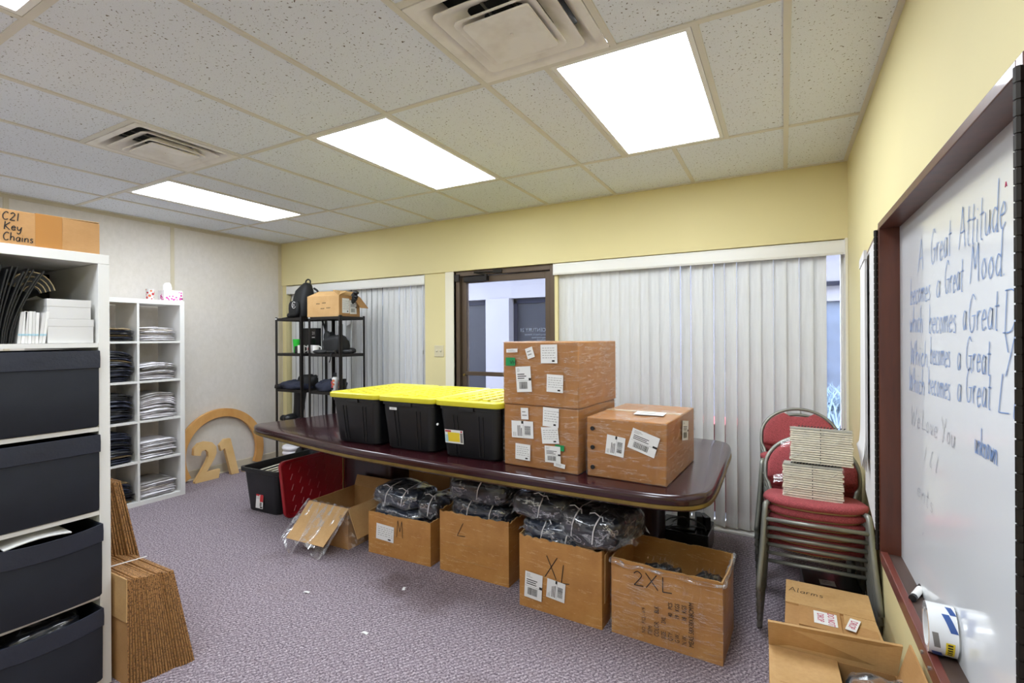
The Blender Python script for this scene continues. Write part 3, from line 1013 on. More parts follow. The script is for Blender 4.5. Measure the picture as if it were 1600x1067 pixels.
def blinds():
    def slat_mesh():
        m = MB()
        W = .089
        prof = []
        for s in range(7):
            u = -1 + s / 3
            prof.append((u * W / 2, .007 * (1 - u * u)))
        pts = [(x, y) for x, y in prof] + [(x, y + .0012) for x, y in reversed(prof)]
        return m, pts

    def blind(x0, x1, y, label, seed, step, angs, slab):
        t = thing('vertical_blind', label, 'blind', ((x0 + x1) / 2, y, 0), 0, 'vertical blinds on the back wall')
        h = (x1 - x0) / 2
        v = MB()
        # rounded front valance
        prof = [(-.01, ZH - .004), (-.075, ZH - .006), (-.088, ZH - .02), (-.088, ZH - .09), (-.082, ZH - .105), (-.077, ZH - .105), (-.082, ZH - .09), (-.082, ZH - .022), (-.074, ZH - .013), (-.01, ZH - .012)]
        hv = h + .0
        v.loft([[(-hv, p[0], p[1]) for p in prof], [(hv, p[0], p[1]) for p in prof]])
        v.box(-hv - .004, -hv, -.088, -.0, ZH - .105, ZH - .004).box(hv, hv + .004, -.088, -.0, ZH - .105, ZH - .004)
        v.build('valance', M['valance'], t)
        MB().box(-h + .01, h - .01, -.05, -.01, ZH - .05, ZH - .018).build('head_rail', M['white_enamel'], t)
        rd = random.Random(seed)
        cache = {}
        x = -h + .05
        k = 0
        while x < h - .02 - (.05 if seed == 2 else 0):
            zb = .035
            if 'me' not in cache:
                m, pts = slat_mesh()
                zs = [zb, .5, 1.0, 1.5, ZH - .045]
                m.loft([[(px, py, z) for px, py in pts] for z in zs])
                cache['me'] = m.data('slat', M['slat'])
            o = bpy.data.objects.new('slat', cache['me'])
            COL.objects.link(o)
            o.parent = t
            o.location = (x, -.03, 0)
            o.rotation_euler = (rd.uniform(-.0015, .0015), rd.uniform(-.002, .002), math.radians(angs(k) + rd.uniform(-2.5, 2.5)))
            x += step
            k += 1
        w = MB()
        if seed == 1:
            w.cyl((h - .03, -.07, ZH - .1), (h - .03, -.07, .95), .002, n=6)
            w.cyl((h - .03, -.07, 1.30), (h - .03, -.07, 1.34), .006, n=8)
            w.build('wand', M['steel'], t)
        return t

    blind(-5.335, -3.205, YB + .1, 'white vertical blind behind the black wire shelving', 1, .079, lambda k: -9, '')

    def right_angle(k):
        return {12: -26, 13: -33, 14: -16, 15: -29, 16: -33}.get(k, 12 if k < 6 else (4 if k < 9 else (-14 if k < 12 else -24)))
    blind(-1.762, XR - .02, YB + .085, 'wide white vertical blind behind the loaded table', 2, .0805, right_angle, '')


def switch():
    t = thing('light_switch', 'ivory double light switch plate on the yellow wall beside the door', 'light switch', (-3.018, YB + .015, 1.335))
    MB().box(-.058, .058, -.006, 0, -.058, .058).build('plate', M['switch'], t, bevel=.003)
    for s in (-1, 1):
        MB().hexa([(s * .024 - .006, -.016, .002), (s * .024 + .006, -.016, .002), (s * .024 + .006, -.005, -.012), (s * .024 - .006, -.005, -.012),
                   (s * .024 - .006, -.018, .006), (s * .024 + .006, -.018, .006), (s * .024 + .006, -.005, .012), (s * .024 - .006, -.005, .012)]).build('toggle', M['cream_paint'], t)


def outside():
    """the open-air passage beyond the glass and the shop fronts across it"""
    struct(MB().box(-14, 9, YB + .22, 16, -.1, -.02).build('pavement', M['out_paving']))
    b = tag(bpy.data.objects.new('shop_front', None), 'white shop front with dark windows across the passage, seen through the door', 'building')
    COL.objects.link(b)
    b.location = (0, 8.0, 0)
    f = MB()
    f.box(-12, 8, 0, .5, 2.19, 3.6)
    for x0, x1 in ((-12, -9), (-6.9, -6.3), (-4.9, -4.4), (-2.6, .45), (2.2, 2.6), (4.8, 8)):
        f.box(x0, x1, -.08, .5, -.02, 2.19)
    f.box(.45, 2.2, -.02, .5, 1.94, 2.19)
    f.build('wall', M['out_white'], b)
    MB().box(.45, 2.2, .05, .5, -.02, 1.94).build('painted_bay', M['out_blue'], b)
    MB().box(.3, 2.3, -.12, -.08, 2.14, 2.2).build('gutter', M['out_frame'], b)
    for x0, x1 in ((-9, -6.9), (-6.3, -4.9), (-4.4, -2.6), (2.6, 4.8)):
        fr = MB()
        fr.box(x0, x0 + .07, .1, .2, 0, 2.19).box(x1 - .07, x1, .1, .2, 0, 2.19).box(x0, x1, .1, .2, 2.1, 2.19).box(x0, x1, .1, .2, 0, .25)
        fr.box((x0 + x1) / 2 - .03, (x0 + x1) / 2 + .03, .1, .2, .25, 2.1)
        w = fr.build('window', M['out_frame'], b)
        MB().box(x0 + .07, x1 - .07, .14, .16, .25, 2.1).build('pane', M['out_dark'], w)
    sh = MB()
    for z in (.7, 1.15, 1.6):
        MB().box(-6.2, -5.5, .02, .1, z, z + .03).build('ledge', M['out_frame'], b)
    MB().box(-12, 8, -.6, .1, 2.95, 3.1).build('canopy', M['out_white'], b)  # unseen canopy, added to keep the shop front shaded
    # brick planter just outside the wide window, with shrubs
    p = tag(bpy.data.objects.new('brick_planter', None), 'red brick planter outside, glimpsed between the blind slats', 'planter')
    COL.objects.link(p)
    p.location = (-.55, 4.72, 0)
    MB().box(-.75, 1.6, -.2, .25, -.02, .72).build('brickwork', M['out_brick'], p)
    lf = MB()
    rd = random.Random(5)
    for _ in range(240):
        c = Vector((rd.uniform(.75, 1.2), rd.uniform(-.1, .15), .72))
        a = rd.uniform(0, 6.28)
        l = rd.uniform(.2, .46)
        d = Vector((math.cos(a) * .35, math.sin(a) * .3, 1)).normalized() * l
        s = Vector((.006, .002, 0))
        e = c + d + Vector((math.cos(a) * .08, 0, -.03))
        lf.add([c - s, c + s, c + d * .6 + s * .8, e, c + d * .6 - s * .8], [(0, 1, 2, 3, 4)])
    tag(lf.build('grass_clump', M['leaf_out'], None, (-.55, 4.72, 0)), 'pale spiky grass outside the narrow gap between blind and wall', 'plant')


room()
ceiling_lights()
vents()
door_and_windows()
blinds()
switch()
outside()


# ------------------------------------------------------------------ cube shelving and what is on it
CELL, BRD, PITCH = .335, .018, .3505


def cube_shelf(name, label, cols, rows, loc, rotz, group=None):
    """front on local -y; width along x from 0; outer boards 38 mm"""
    t = thing(name, label, 'shelf', loc, rotz, group)
    E = .04
    W = 2 * E + cols * CELL + (cols - 1) * BRD
    H = 2 * E + rows * CELL + (rows - 1) * BRD
    D = .39
    for x0 in (0, W - E):
        MB().box(x0, x0 + E, 0, D, 0, H - E - .0005).build('side_panel', M['white_laminate'], t, bevel=.0012)
    MB().box(0, W, 0, D, H - E, H).build('top_panel', M['white_laminate'], t, bevel=.0012)
    MB().box(E, W - E, .001, D, 0, E).build('bottom_panel', M['white_laminate'], t, bevel=.0012)
    for r in range(1, rows):
        z = E + r * CELL + (r - 1) * BRD
        MB().box(E, W - E, .002, D - .002, z, z + BRD).build('shelf_board', M['white_laminate'], t)
    for c in range(1, cols):
        x = E + c * CELL + (c - 1) * BRD
        for r in range(rows):
            z = E + r * (CELL + BRD)
            MB().box(x, x + BRD, .002, D - .002, z + .0003, z + CELL - .0003).build('divider', M['white_laminate'], t)
    return t, W, H


ORD = ['topmost', 'second', 'third', 'fourth', 'fifth', 'sixth', 'seventh', 'eighth', 'ninth', 'tenth', 'eleventh', 'twelfth', 'thirteenth', 'fourteenth', 'fifteenth',
       'sixteenth', 'seventeenth', 'eighteenth', 'nineteenth', 'twentieth', 'twenty-first', 'twenty-second', 'twenty-third', 'twenty-fourth']


def near_shelf():
    # faces +x, right end at y 1.03
    xf = -2.53
    t, W, H = cube_shelf('cube_shelf', 'tall white cube shelf holding charcoal fabric bins, nearest the viewer', 1, 5, (xf, 1.03 - .415, 0), PI / 2)
    y0, y1 = 1.03 - .415 + .04, .99
    z_of = [.04 + r * (CELL + BRD) for r in range(5)]
    # its twin standing back to back
    t2, _, _ = cube_shelf('cube_shelf', 'white cube shelf back to back behind the shelf of charcoal bins', 1, 5, (xf - .79, 1.034, 0), -PI / 2)
    # fabric bins
    kinds = [('charcoal fabric bin just under the black folders, closed tight', 0, .0, 3), ('charcoal fabric bin second below the folders', 0, .0, 2),
             ('charcoal fabric bin pulled out, white papers peeping over its rim', .02, .0, 1), ('lowest charcoal fabric bin, pulled out with crinkly bags inside', .022, 0, 0)]
    for lab, out, dz, r in kinds:
        z = z_of[r] + .002
        b = thing('fabric_bin', lab, 'storage bin', (xf + .003 + out, (y0 + y1) / 2, z), PI / 2, 'charcoal fabric bins in the near shelf')
        w = .1655
        h = .318 if r > 1 else .300
        m = MB()
        rd = random.Random(r)

        def ring(e, zz, sag=0, back=.37):
            pts = []
            n = 10
            for i in range(n + 1):
                u = -1 + 2 * i / n
                pts.append((u * (w + e), -.004 - .010 * (1 - u * u) * (1 if r < 2 else .3) - e, zz - sag * (1 - u * u)))
            pts += [(w + e, back, zz), (-w - e, back, zz)]
            return pts
        sag = .0 if r > 1 else .012
        m.loft([ring(-.006, 0), ring(-.001, .01), ring(0, h * .5), ring(0, h, sag), ring(-.004, h, sag), ring(-.004, h * .5), ring(-.008, .008)], cap0=True, cap1=True)
        m.build('body', M['bin_fabric'], b, auto=50)
        c = MB()
        c.loft([ring(.001, h - .072, sag * .8), ring(.0035, h - .070, sag * .8), ring(.004, h - .03, sag), ring(.003, h + .001, sag), ring(-.001, h + .002, sag), ring(-.0045, h - .002, sag)], cap0=False, cap1=False)
        c.build('cuff', M['bin_cuff'], b, auto=50)
        if r == 1:
            p = MB()
            p.sheet(lambda u, v: (-.13 + .2 * u, .01 + .2 * v, h - .004 + .012 * math.sin(u * 3) + .004 * v), 6, 4, .004)
            o = p.build('paper_pile', M['paper'], None, (xf + .003 + out, (y0 + y1) / 2, z), PI / 2)
            tag(o, 'white paper pile peeping over the rim of the pulled-out bin', 'papers')
        if r == 0:
            p = MB().blob(.13, .15, .05, c=(0, .18, h - .05), amp=.02, fr=14, seed=3)
            o = p.build('plastic_bag', M['bag_black'], None, (xf + .003 + out, (y0 + y1) / 2, z), PI / 2, smooth=True)
            tag(o, 'crinkly dark plastic bag in the lowest charcoal bin', 'bag')

    # ---- top cubby
    z = z_of[4]
    # black folders fanned and leaning
    rd = random.Random(3)
    n = 11
    for k in range(n):
        yb = y0 + .004 + k * .0068
        lean = .012 + .0085 * k
        h = .30 if k % 3 else .285
        th = .0045

        def fold(u, v, yb=yb, lean=lean, h=h):
            # u depth, v height
            return (xf - .012 - .23 * u - .004 * (k % 3), yb + lean * (v ** 1.6), z + .001 + h * v * (1 - .06 * lean / .1))
        o = MB().sheet(fold, 1, 6, th).build('black_folder', M['black_folder'])
        tag(o, 'black card presentation folder, %s from the white booklets in the leaning row' % ('nearest' if k == n - 1 else ORD[n - 1 - k]), 'folder', 'black folders in the near shelf')
    # sheaf of folders curling over, gold edges outward
    t = thing('curled_folder_sheaf', 'sheaf of black folders curling over with gold edges showing', 'folders', (xf - .03, y0 + .105, z), 0)
    for k in range(11):
        r = .026 + .0058 * k

        def curl(u, v, r=r, k=k):
            a = PI * (.12 + .80 * v)
            return (-.17 * u, .055 - .035 - r * math.cos(a) * .82 + .01, .19 + r * math.sin(a) * 1.05)
        MB().sheet(curl, 1, 10, .0034).build('sheet', M['black_folder_edge'] if k % 3 == 1 else M['black_folder'], t)
    MB().sheet(lambda u, v: (-.17 * u, -.012 - .03 * (1 - v), .0 + .185 * v), 1, 4, .02).build('sheet', M['black_folder'], t)
    # upright white booklets
    for k in range(8):
        yb = y0 + .088 + k * .0103
        o = thing('booklet', 'white upright booklet, %s from the white boxes beside it' % (ORD[7 - k] if k < 7 else 'nearest'), 'booklet', (xf - .02, yb, z + .001), 0, 'white booklets in the near shelf')
        hh = .123 + rd.uniform(-.003, .004)
        m = MB()
        tl = .010 if k < 2 else (.004 if k < 6 else .014)
        m.hexa([(-.17, 0, 0), (-.17, .0092, 0), (0, .0092, 0), (0, 0, 0), (-.17, tl, hh), (-.17, tl + .0092, hh), (0, tl + .0092, hh), (0, tl, hh)])
        m.build('cover', M['paper'] if k % 2 else M['paper_grey'], o)
        m = MB()
        m.hexa([(-.002, tl * .25 - .0002, .03), (-.002, tl * .25 + .0094, .03), (.0006, tl * .25 + .0094, .03), (.0006, tl * .25 - .0002, .03),
                (-.002, tl * .3 - .0002, .037), (-.002, tl * .3 + .0094, .037), (.0006, tl * .3 + .0094, .037), (.0006, tl * .3 - .0002, .037)])
        m.build('band', M['blue_band'], o)
    # two white boxes
    for nm, yy0, yy1, z0, z1, xo in (('lower white card box beside the booklets', y0 + .177, y0 + .326, .0, .098, -.02), ('upper white card box stacked on its twin beside the booklets', y0 + .176, y0 + .318, .0985, .178, -.022)):
        o = thing('white_box', nm, 'box', (xf + xo, (yy0 + yy1) / 2, z + z0 + .0005), 0, 'white card boxes in the near shelf')
        hw = (yy1 - yy0) / 2
        MB().box(-.24, 0, -hw, hw, 0, z1 - z0 - .001).build('body', M['white_card'], o, bevel=.002)
        MB().box(-.241, .0008, -hw - .0008, hw + .0008, z1 - z0 - .03, z1 - z0).build('lid', M['white_card'], o, bevel=.001)
    # black box with little white house fronts, in the twin shelf behind
    o = thing('house_print_box', 'black box printed with white house fronts behind the curled folders', 'box', (xf - .48, .862, z + .002), PI / 2)
    MB().box(-.135, .128, 0, .20, 0, .318).build('body', M['black_gloss'], o, bevel=.002)
    p = MB()
    for zz in (.045, .135):
        for k in range(3):
            x = -.12 + k * .083
            p.box(x, x + .07, -.0012, 0, zz, zz + .06)
            p.add([(x - .004, -.0012, zz + .06), (x + .074, -.0012, zz + .06), (x + .035, -.0012, zz + .08)], [(0, 1, 2)])
            p.box(x + .012, x + .03, -.0016, -.0012, zz + .015, zz + .045, 1).box(x + .042, x + .06, -.0016, -.0012, zz + .015, zz + .045, 1)
    p.build('printed_houses', [M['white_print'], M['black_gloss']], o)
    # carton on top
    zt = H
    o = thing('cardboard_box', 'long low cardboard box marked Key Chains lying on top of the near shelf', 'box', (xf - .025, .82, zt + .0005), PI / 2)
    MB().box(-.30, .186, 0, .23, 0, .132).build('carton', M['card'], o, bevel=.002)
    MB().box(-.022, .06, -.0012, .231, -.0002, .1335).build('parcel_tape', M['tape'], o)
    l = MB()
    l.sheet(lambda u, v: (-.02 + .205 * u, .0 + .115 * v, .1325 + .004 * u * (1 - v) + .0015), 4, 2, .003)
    l.build('flap', M['card_light'], o)
    for i, (s, zz) in enumerate((('C21', .092), ('Key', .056), ('Chains', .016))):
        hand(s, FRONT(-.116 + (.0, .004, .002)[i], -.0008, zz), .03, M['ink'], o, r=.0017, width=(1.0, 1.0, .93)[i])


def far_shelf():
    xf = -4.975
    t, W, H = cube_shelf('cube_shelf', 'white cube shelf of folded shirts against the wallpapered wall', 2, 5, (xf, 2.62 - .768, 0), PI / 2)
    # shirts: a few meshes shared by all
    rd = random.Random(11)

    def shirt(seed, arch):
        def surf(th):
            def fn(u, v):
                x, y = u - .5, v - .5
                q = Vector((x * 5 + seed * 2.3, y * 5, seed))
                z = arch * (1 - (2 * x) ** 2 * .9) + .006 * noise.noise(q) + .003 * noise.noise(q * 3)
                k = 1 - .05 * abs(noise.noise(Vector((seed, y * 6, 1))))
                return (x * .29 * k, .33 * v - .012 * math.sin(PI * (u + .12 * seed % .3)) + .01 * noise.noise(Vector((x * 9, seed, 3))), z)
            return fn
        m = MB()
        top = surf(0)
        nu, nv = 9, 4
        rings = []
        # closed pillow: lens section
        for j in range(nv + 1):
            v = j / nv
            up, dn = [], []
            for i in range(nu + 1):
                u = i / nu
                p = top(u, v)
                e = .0085 * (1 - abs(2 * u - 1) ** 5) * (1 if 0 < j < nv else .75) + .001
                up.append((p[0], p[1], p[2] + e))
                dn.append((p[0], p[1], p[2] - e))
            rings.append(up + dn[::-1])
        m.loft(rings)
        return m
    metas = {}
    for nm, cols in (('w', ['white_shirt', 'ivory_shirt', 'white_shirt', 'grey_shirt']), ('d', ['navy_shirt', 'black_shirt', 'grey_shirt', 'navy_shirt', 'black_shirt', 'tan_shirt'])):
        metas[nm] = []
        for s, c in enumerate(cols):
            for ar in (.004, .016, .03):
                metas[nm].append((ar, shirt(s * 3 + int(ar * 400), ar).data('folded_shirt', M[c], True), c))
    counts = {('d', 4): (6, .006), ('w', 4): (7, .008), ('d', 3): (13, .03), ('w', 3): (8, .016), ('d', 2): (12, .03), ('w', 2): (12, .02), ('d', 1): (13, .03), ('w', 1): (9, .005),
              ('d', 0): (9, .02), ('w', 0): (8, .008)}
    rowname = {4: 'top', 3: 'second', 2: 'middle', 1: 'fourth', 0: 'bottom'}
    colour = {'white_shirt': 'white', 'ivory_shirt': 'ivory', 'grey_shirt': 'grey', 'navy_shirt': 'navy', 'black_shirt': 'black', 'tan_shirt': 'tan'}
    for (c, r), (n, arch) in counts.items():
        yc = 2.62 - .768 + .04 + CELL / 2 + (CELL + BRD if c == 'w' else 0)
        z = .04 + r * (CELL + BRD) + .012
        grp = '%s shirts folded in the %s row of the shirt shelf' % ('white' if c == 'w' else 'dark', rowname[r])
        for k in range(n):
            a = .004 if k < 2 or arch < .01 else (.016 if (k < n * .45 or arch < .02) else .03)
            pool = [q for q in metas[c] if abs(q[0] - a) < 1e-6]
            q = pool[0] if rd.random() < .45 else rd.choice(pool)
            o = bpy.data.objects.new('folded_shirt', q[1])
            COL.objects.link(o)
            o.location = (xf - .022 - rd.uniform(0, .04), yc + rd.uniform(-.012, .012), z)
            o.rotation_euler = (rd.uniform(-.02, .02), rd.uniform(-.01, .01), PI / 2 + rd.uniform(-.10, .10))
            tag(o, '%s shirt folded in a sleeve, %s in the %s row %s shirt pile' % (colour[q[2]], ORD[n - 1 - k], rowname[r], 'pale' if c == 'w' else 'dark'), 'shirt', grp)
            z += .0172 if c == 'w' else .0185
    # tissue box and a little cup on top
    o = thing('tissue_box', 'white tissue box with pink flowers on top of the shirt shelf', 'tissue box', (-5.07, 2.54, H + .001), PI / 2)
    MB().box(-.075, .085, -.055, .055, 0, .098).build('carton', M['tissue_print'], o, bevel=.002)
    tp = MB()
    tp.blob(.04, .012, .05, 14, 8, .9, (-.02, 0, .125), .012, 20, 2)
    tp.build('tissue', M['paper'], o, smooth=True)
    fl = MB()
    rr = random.Random(8)
    for _ in range(26):
        x, z, r = rr.uniform(-.07, .08), rr.uniform(.005, .09), rr.uniform(.005, .011)
        if x < .03 and z > .045:
            continue
        fl.cyl((x, -.0555, z), (x, -.0565, z), r, n=6)
    for _ in range(10):
        y, z, r = rr.uniform(-.05, .05), rr.uniform(.008, .06), rr.uniform(.005, .01)
        fl.cyl((-.0755, y, z), (-.0765, y, z), r, n=6)
    fl.build('printed_flowers', M['pink_print'], o)
    o = thing('patterned_cup', 'small white cup with red dots beside the tissue box', 'cup', (-5.07, 2.375, H + .001))
    MB().lathe([(.026, 0), (.032, .10), (.030, .10), (.024, .004)], 16).build('cup', M['white_card'], o, auto=40)
    d = MB()
    for k in range(16):
        a, z, r = k * 2.4, .01 + .0055 * k, .006 + .003 * (k % 3)
        rad = .0262 + .006 * z / .1
        c, s = math.cos(a), math.sin(a)
        d.cyl((c * (rad - .002), s * (rad - .002), z), (c * (rad + .0012), s * (rad + .0012), z), r, n=7, mat=k % 2)
    d.build('printed_dots', [M['red_print'], M['orange_print']], o)


def cardboard_bundles():
    # flattened boxes on edge leaning back from the near shelf's end
    def bundle(label, x0, x1, h, yt0, yt1, yb1, n, seed, spread=.06):
        t = thing('flat_box_bundle', label, 'cardboard', (x1, yt0, 0), 0, 'bundles of flattened cartons beside the near shelf')
        rd = random.Random(seed)
        for k in range(n):
            u = k / n
            ya, yb = u * (yb1 - yt0), u * (yt1 - yt0)
            d = .0065
            hh = h + rd.uniform(-.005, .005) - .03 * u + (0.0 if k else .006)
            w0 = x0 - x1 + rd.uniform(-.01, .01)
            xo = rd.uniform(-.003, .003) + .012 * math.floor(u * 4) / 4 * (1 if int(u * 4) % 2 else -.3)
            sp = spread * u ** .6
            m = MB()
            m.hexa([(w0, ya, 0), (xo + sp, ya, 0), (xo + sp, ya + d, 0), (w0, ya + d, 0), (w0, yb, hh), (xo, yb, hh), (xo, yb + d, hh), (w0, yb + d, hh)])
            # the cut edges show the flutes
            m.mi = [1, 1, 0, 1, 0, 1]
            m.build('carton_sheet', [M['card'], M['card_edge']], t)
        return t
    t = bundle('low bundle of flattened cartons tied with white strap beside the near shelf', -2.86, -2.43, .45, 1.045, 1.225, 1.285, 24, 1)
    m = MB()
    m.hexa([(-.20, -.008, .458), (-.194, -.008, .458), (-.194, .165, .446), (-.20, .165, .446), (-.20, -.008, .4605), (-.194, -.008, .4605), (-.194, .165, .4485), (-.20, .165, .4485)])
    m.build('strap', M['white_print'], t)
    m = MB()
    m.hexa([(-.42, -.006, .275), (.004, -.006, .275), (.004, -.001, .275), (-.42, -.001, .275), (-.42, -.004, .455), (.004, -.004, .455), (.004, 0, .455), (-.42, 0, .455)])
    m.build('front_flap', [M['card_light']], t)
    bundle('tall bundle of flattened cartons standing behind the low strapped bundle', -3.30, -2.85, .80, 1.05, 1.20, 1.30, 18, 2, .16)


def wooden_sign():
    # C-shaped ring
    t = thing('wooden_ring', 'large amber wooden ring leaning on the wallpapered wall', 'sign', (-5.365, 3.205, 0), 0)
    Rm, w, th = .475, .088, .038
    m = MB()
    rings = []
    n = 44
    a0, a1 = math.radians(-26), math.radians(209)
    cz = .235
    for i in range(n + 1):
        a = a0 + (a1 - a0) * i / n
        c, s = math.cos(a), math.sin(a)
        ro, ri = Rm, Rm - w
        def P(r, d):
            z = cz + r * s
            return (d - .035 * z / .7, r * c, z)
        rings.append([P(ri, 0), P(ro, 0), P(ro, th), P(ri, th)])
    m.loft(rings)
    m.build('ring', M['orange_plywood'], t, bevel=.002)
    # digits
    def digit(name, label, poly, loc, lean, sc):
        o = MB()
        P0 = [(0, x * sc, z * sc) for x, z in poly]
        d = .042
        o.loft([[(-d + lean * -p[2], p[1], p[2]) for p in P0], [(lean * -p[2], p[1], p[2]) for p in P0]])
        ob = o.build(name, M['pale_plywood'], None, loc)
        tag(ob, label, 'sign')
        return ob
    arc = []
    # the figure 2
    out = [(.02, .70), (.04, .86), (.16, .98), (.33, 1.0), (.50, .95), (.60, .82), (.60, .66), (.53, .52), (.40, .34), (.30, .22), (.66, .22), (.60, .0), (0, .0), (.0, .04), (.16, .24), (.32, .47), (.38, .60), (.38, .72),
           (.32, .79), (.23, .77), (.19, .70), (.19, .66)]
    out = [(x, z) for x, z in reversed(out)]
    digit('wooden_number', 'pale wooden figure 2 leaning inside the ring', out, (-5.235, 2.85, 0.001), .12, .40)
    one = [(.14, 0), (.36, 0), (.36, 1.0), (.20, 1.0), (.02, .86), (.02, .70), (.14, .76)]
    # leans sideways as in the photo
    one = [(x - .16 * z + .12, z) for x, z in one]
    digit('wooden_number', 'pale wooden figure 1 leaning inside the ring, tilted', one, (-5.235, 3.13, 0.001), .14, .385)
    d = MB().cyl((-.02, 0, .021), (.018, 0, .021), .021, n=18)
    tag(d.build('wooden_dot', M['pale_plywood'], None, (-5.245, 3.37, 0), bevel=.002), 'small round wooden full stop on the carpet beside the figure 1', 'sign')


near_shelf()
far_shelf()
cardboard_bundles()
wooden_sign()


# ------------------------------------------------------------------ conference table and its load
TZ = .76


def offset_loop(loop, d):
    """inset a counter-clockwise loop by d"""
    n = len(loop)
    out = []
    for i in range(n):
        a, b, c = Vector(loop[i - 1]), Vector(loop[i]), Vector(loop[(i + 1) % n])
        t = ((b - a).normalized() + (c - b).normalized()).normalized()
        out.append((b.x - t.y * d, b.y + t.x * d))
    return out


def table():
    t = thing('conference_table', 'long boat-shaped dark mahogany conference table with a brass edge strip', 'table', (-2.05, 2.95, 0))
    ctrl = [(-3.862, 2.61), (-3.80, 2.535), (-3.55, 2.47), (-2.64, 2.315), (-2.0, 2.27), (-1.39, 2.25), (-.69, 2.245), (-.43, 2.27), (-.325, 2.35), (-.288, 2.48), (-.284, 2.8), (-.290, 3.15), (-.298, 3.47),
            (-.355, 3.612), (-.55, 3.662), (-1.2, 3.70), (-2.05, 3.71), (-2.9, 3.66), (-3.50, 3.56), (-3.66, 3.50), (-3.72, 3.36), (-3.79, 2.95), (-3.84, 2.72)]
    loop = [(p[0] + 2.05, p[1] - 2.95) for p in smooth([(x, y, 0) for x, y in ctrl], 5, True)]

    def ring(d, z):
        return [(x, y, z) for x, y in offset_loop(loop, d)]
    m = MB()
    m.loft([ring(.012, TZ - .075), ring(.004, TZ - .066), ring(.004, TZ - .047), ring(.0, TZ - .030), ring(.001, TZ - .018), ring(.006, TZ - .008), ring(.014, TZ - .002), ring(.026, TZ)])
    m.build('tabletop', M['mahogany'], t, auto=60)
    m = MB()
    m.loft([ring(.006, TZ - .065), ring(-.002, TZ - .064), ring(-.003, TZ - .056), ring(-.002, TZ - .048), ring(.006, TZ - .047)], cap0=False, cap1=False)
    m.build('brass_strip', M['brass'], t, auto=60)
    for x0, x1 in ((-3.28, -2.72), (-1.32, -.665)):
        r = .07
        pts = []
        a0, a1, b0, b1 = x0 + 2.05, x1 + 2.05, .02, .36
        for (cx, cy, s) in ((a1 - r, b1 - r, 0), (a0 + r, b1 - r, 90), (a0 + r, b0 + r, 180), (a1 - r, b0 + r, 270)):
            for q in range(5):
                an = math.radians(s + 22.5 * q)
                pts.append((cx + r * math.cos(an), cy + r * math.sin(an)))
        p = MB().prism(pts, 0, TZ - .075).build('pedestal', M['pedestal_wood'], t, auto=50)
        MB().cyl((a0 + .012, b0 + .012, .002), (a0 + .012, b0 + .012, TZ - .076), .006, n=8).build('corner_strip', M['brass'], p)


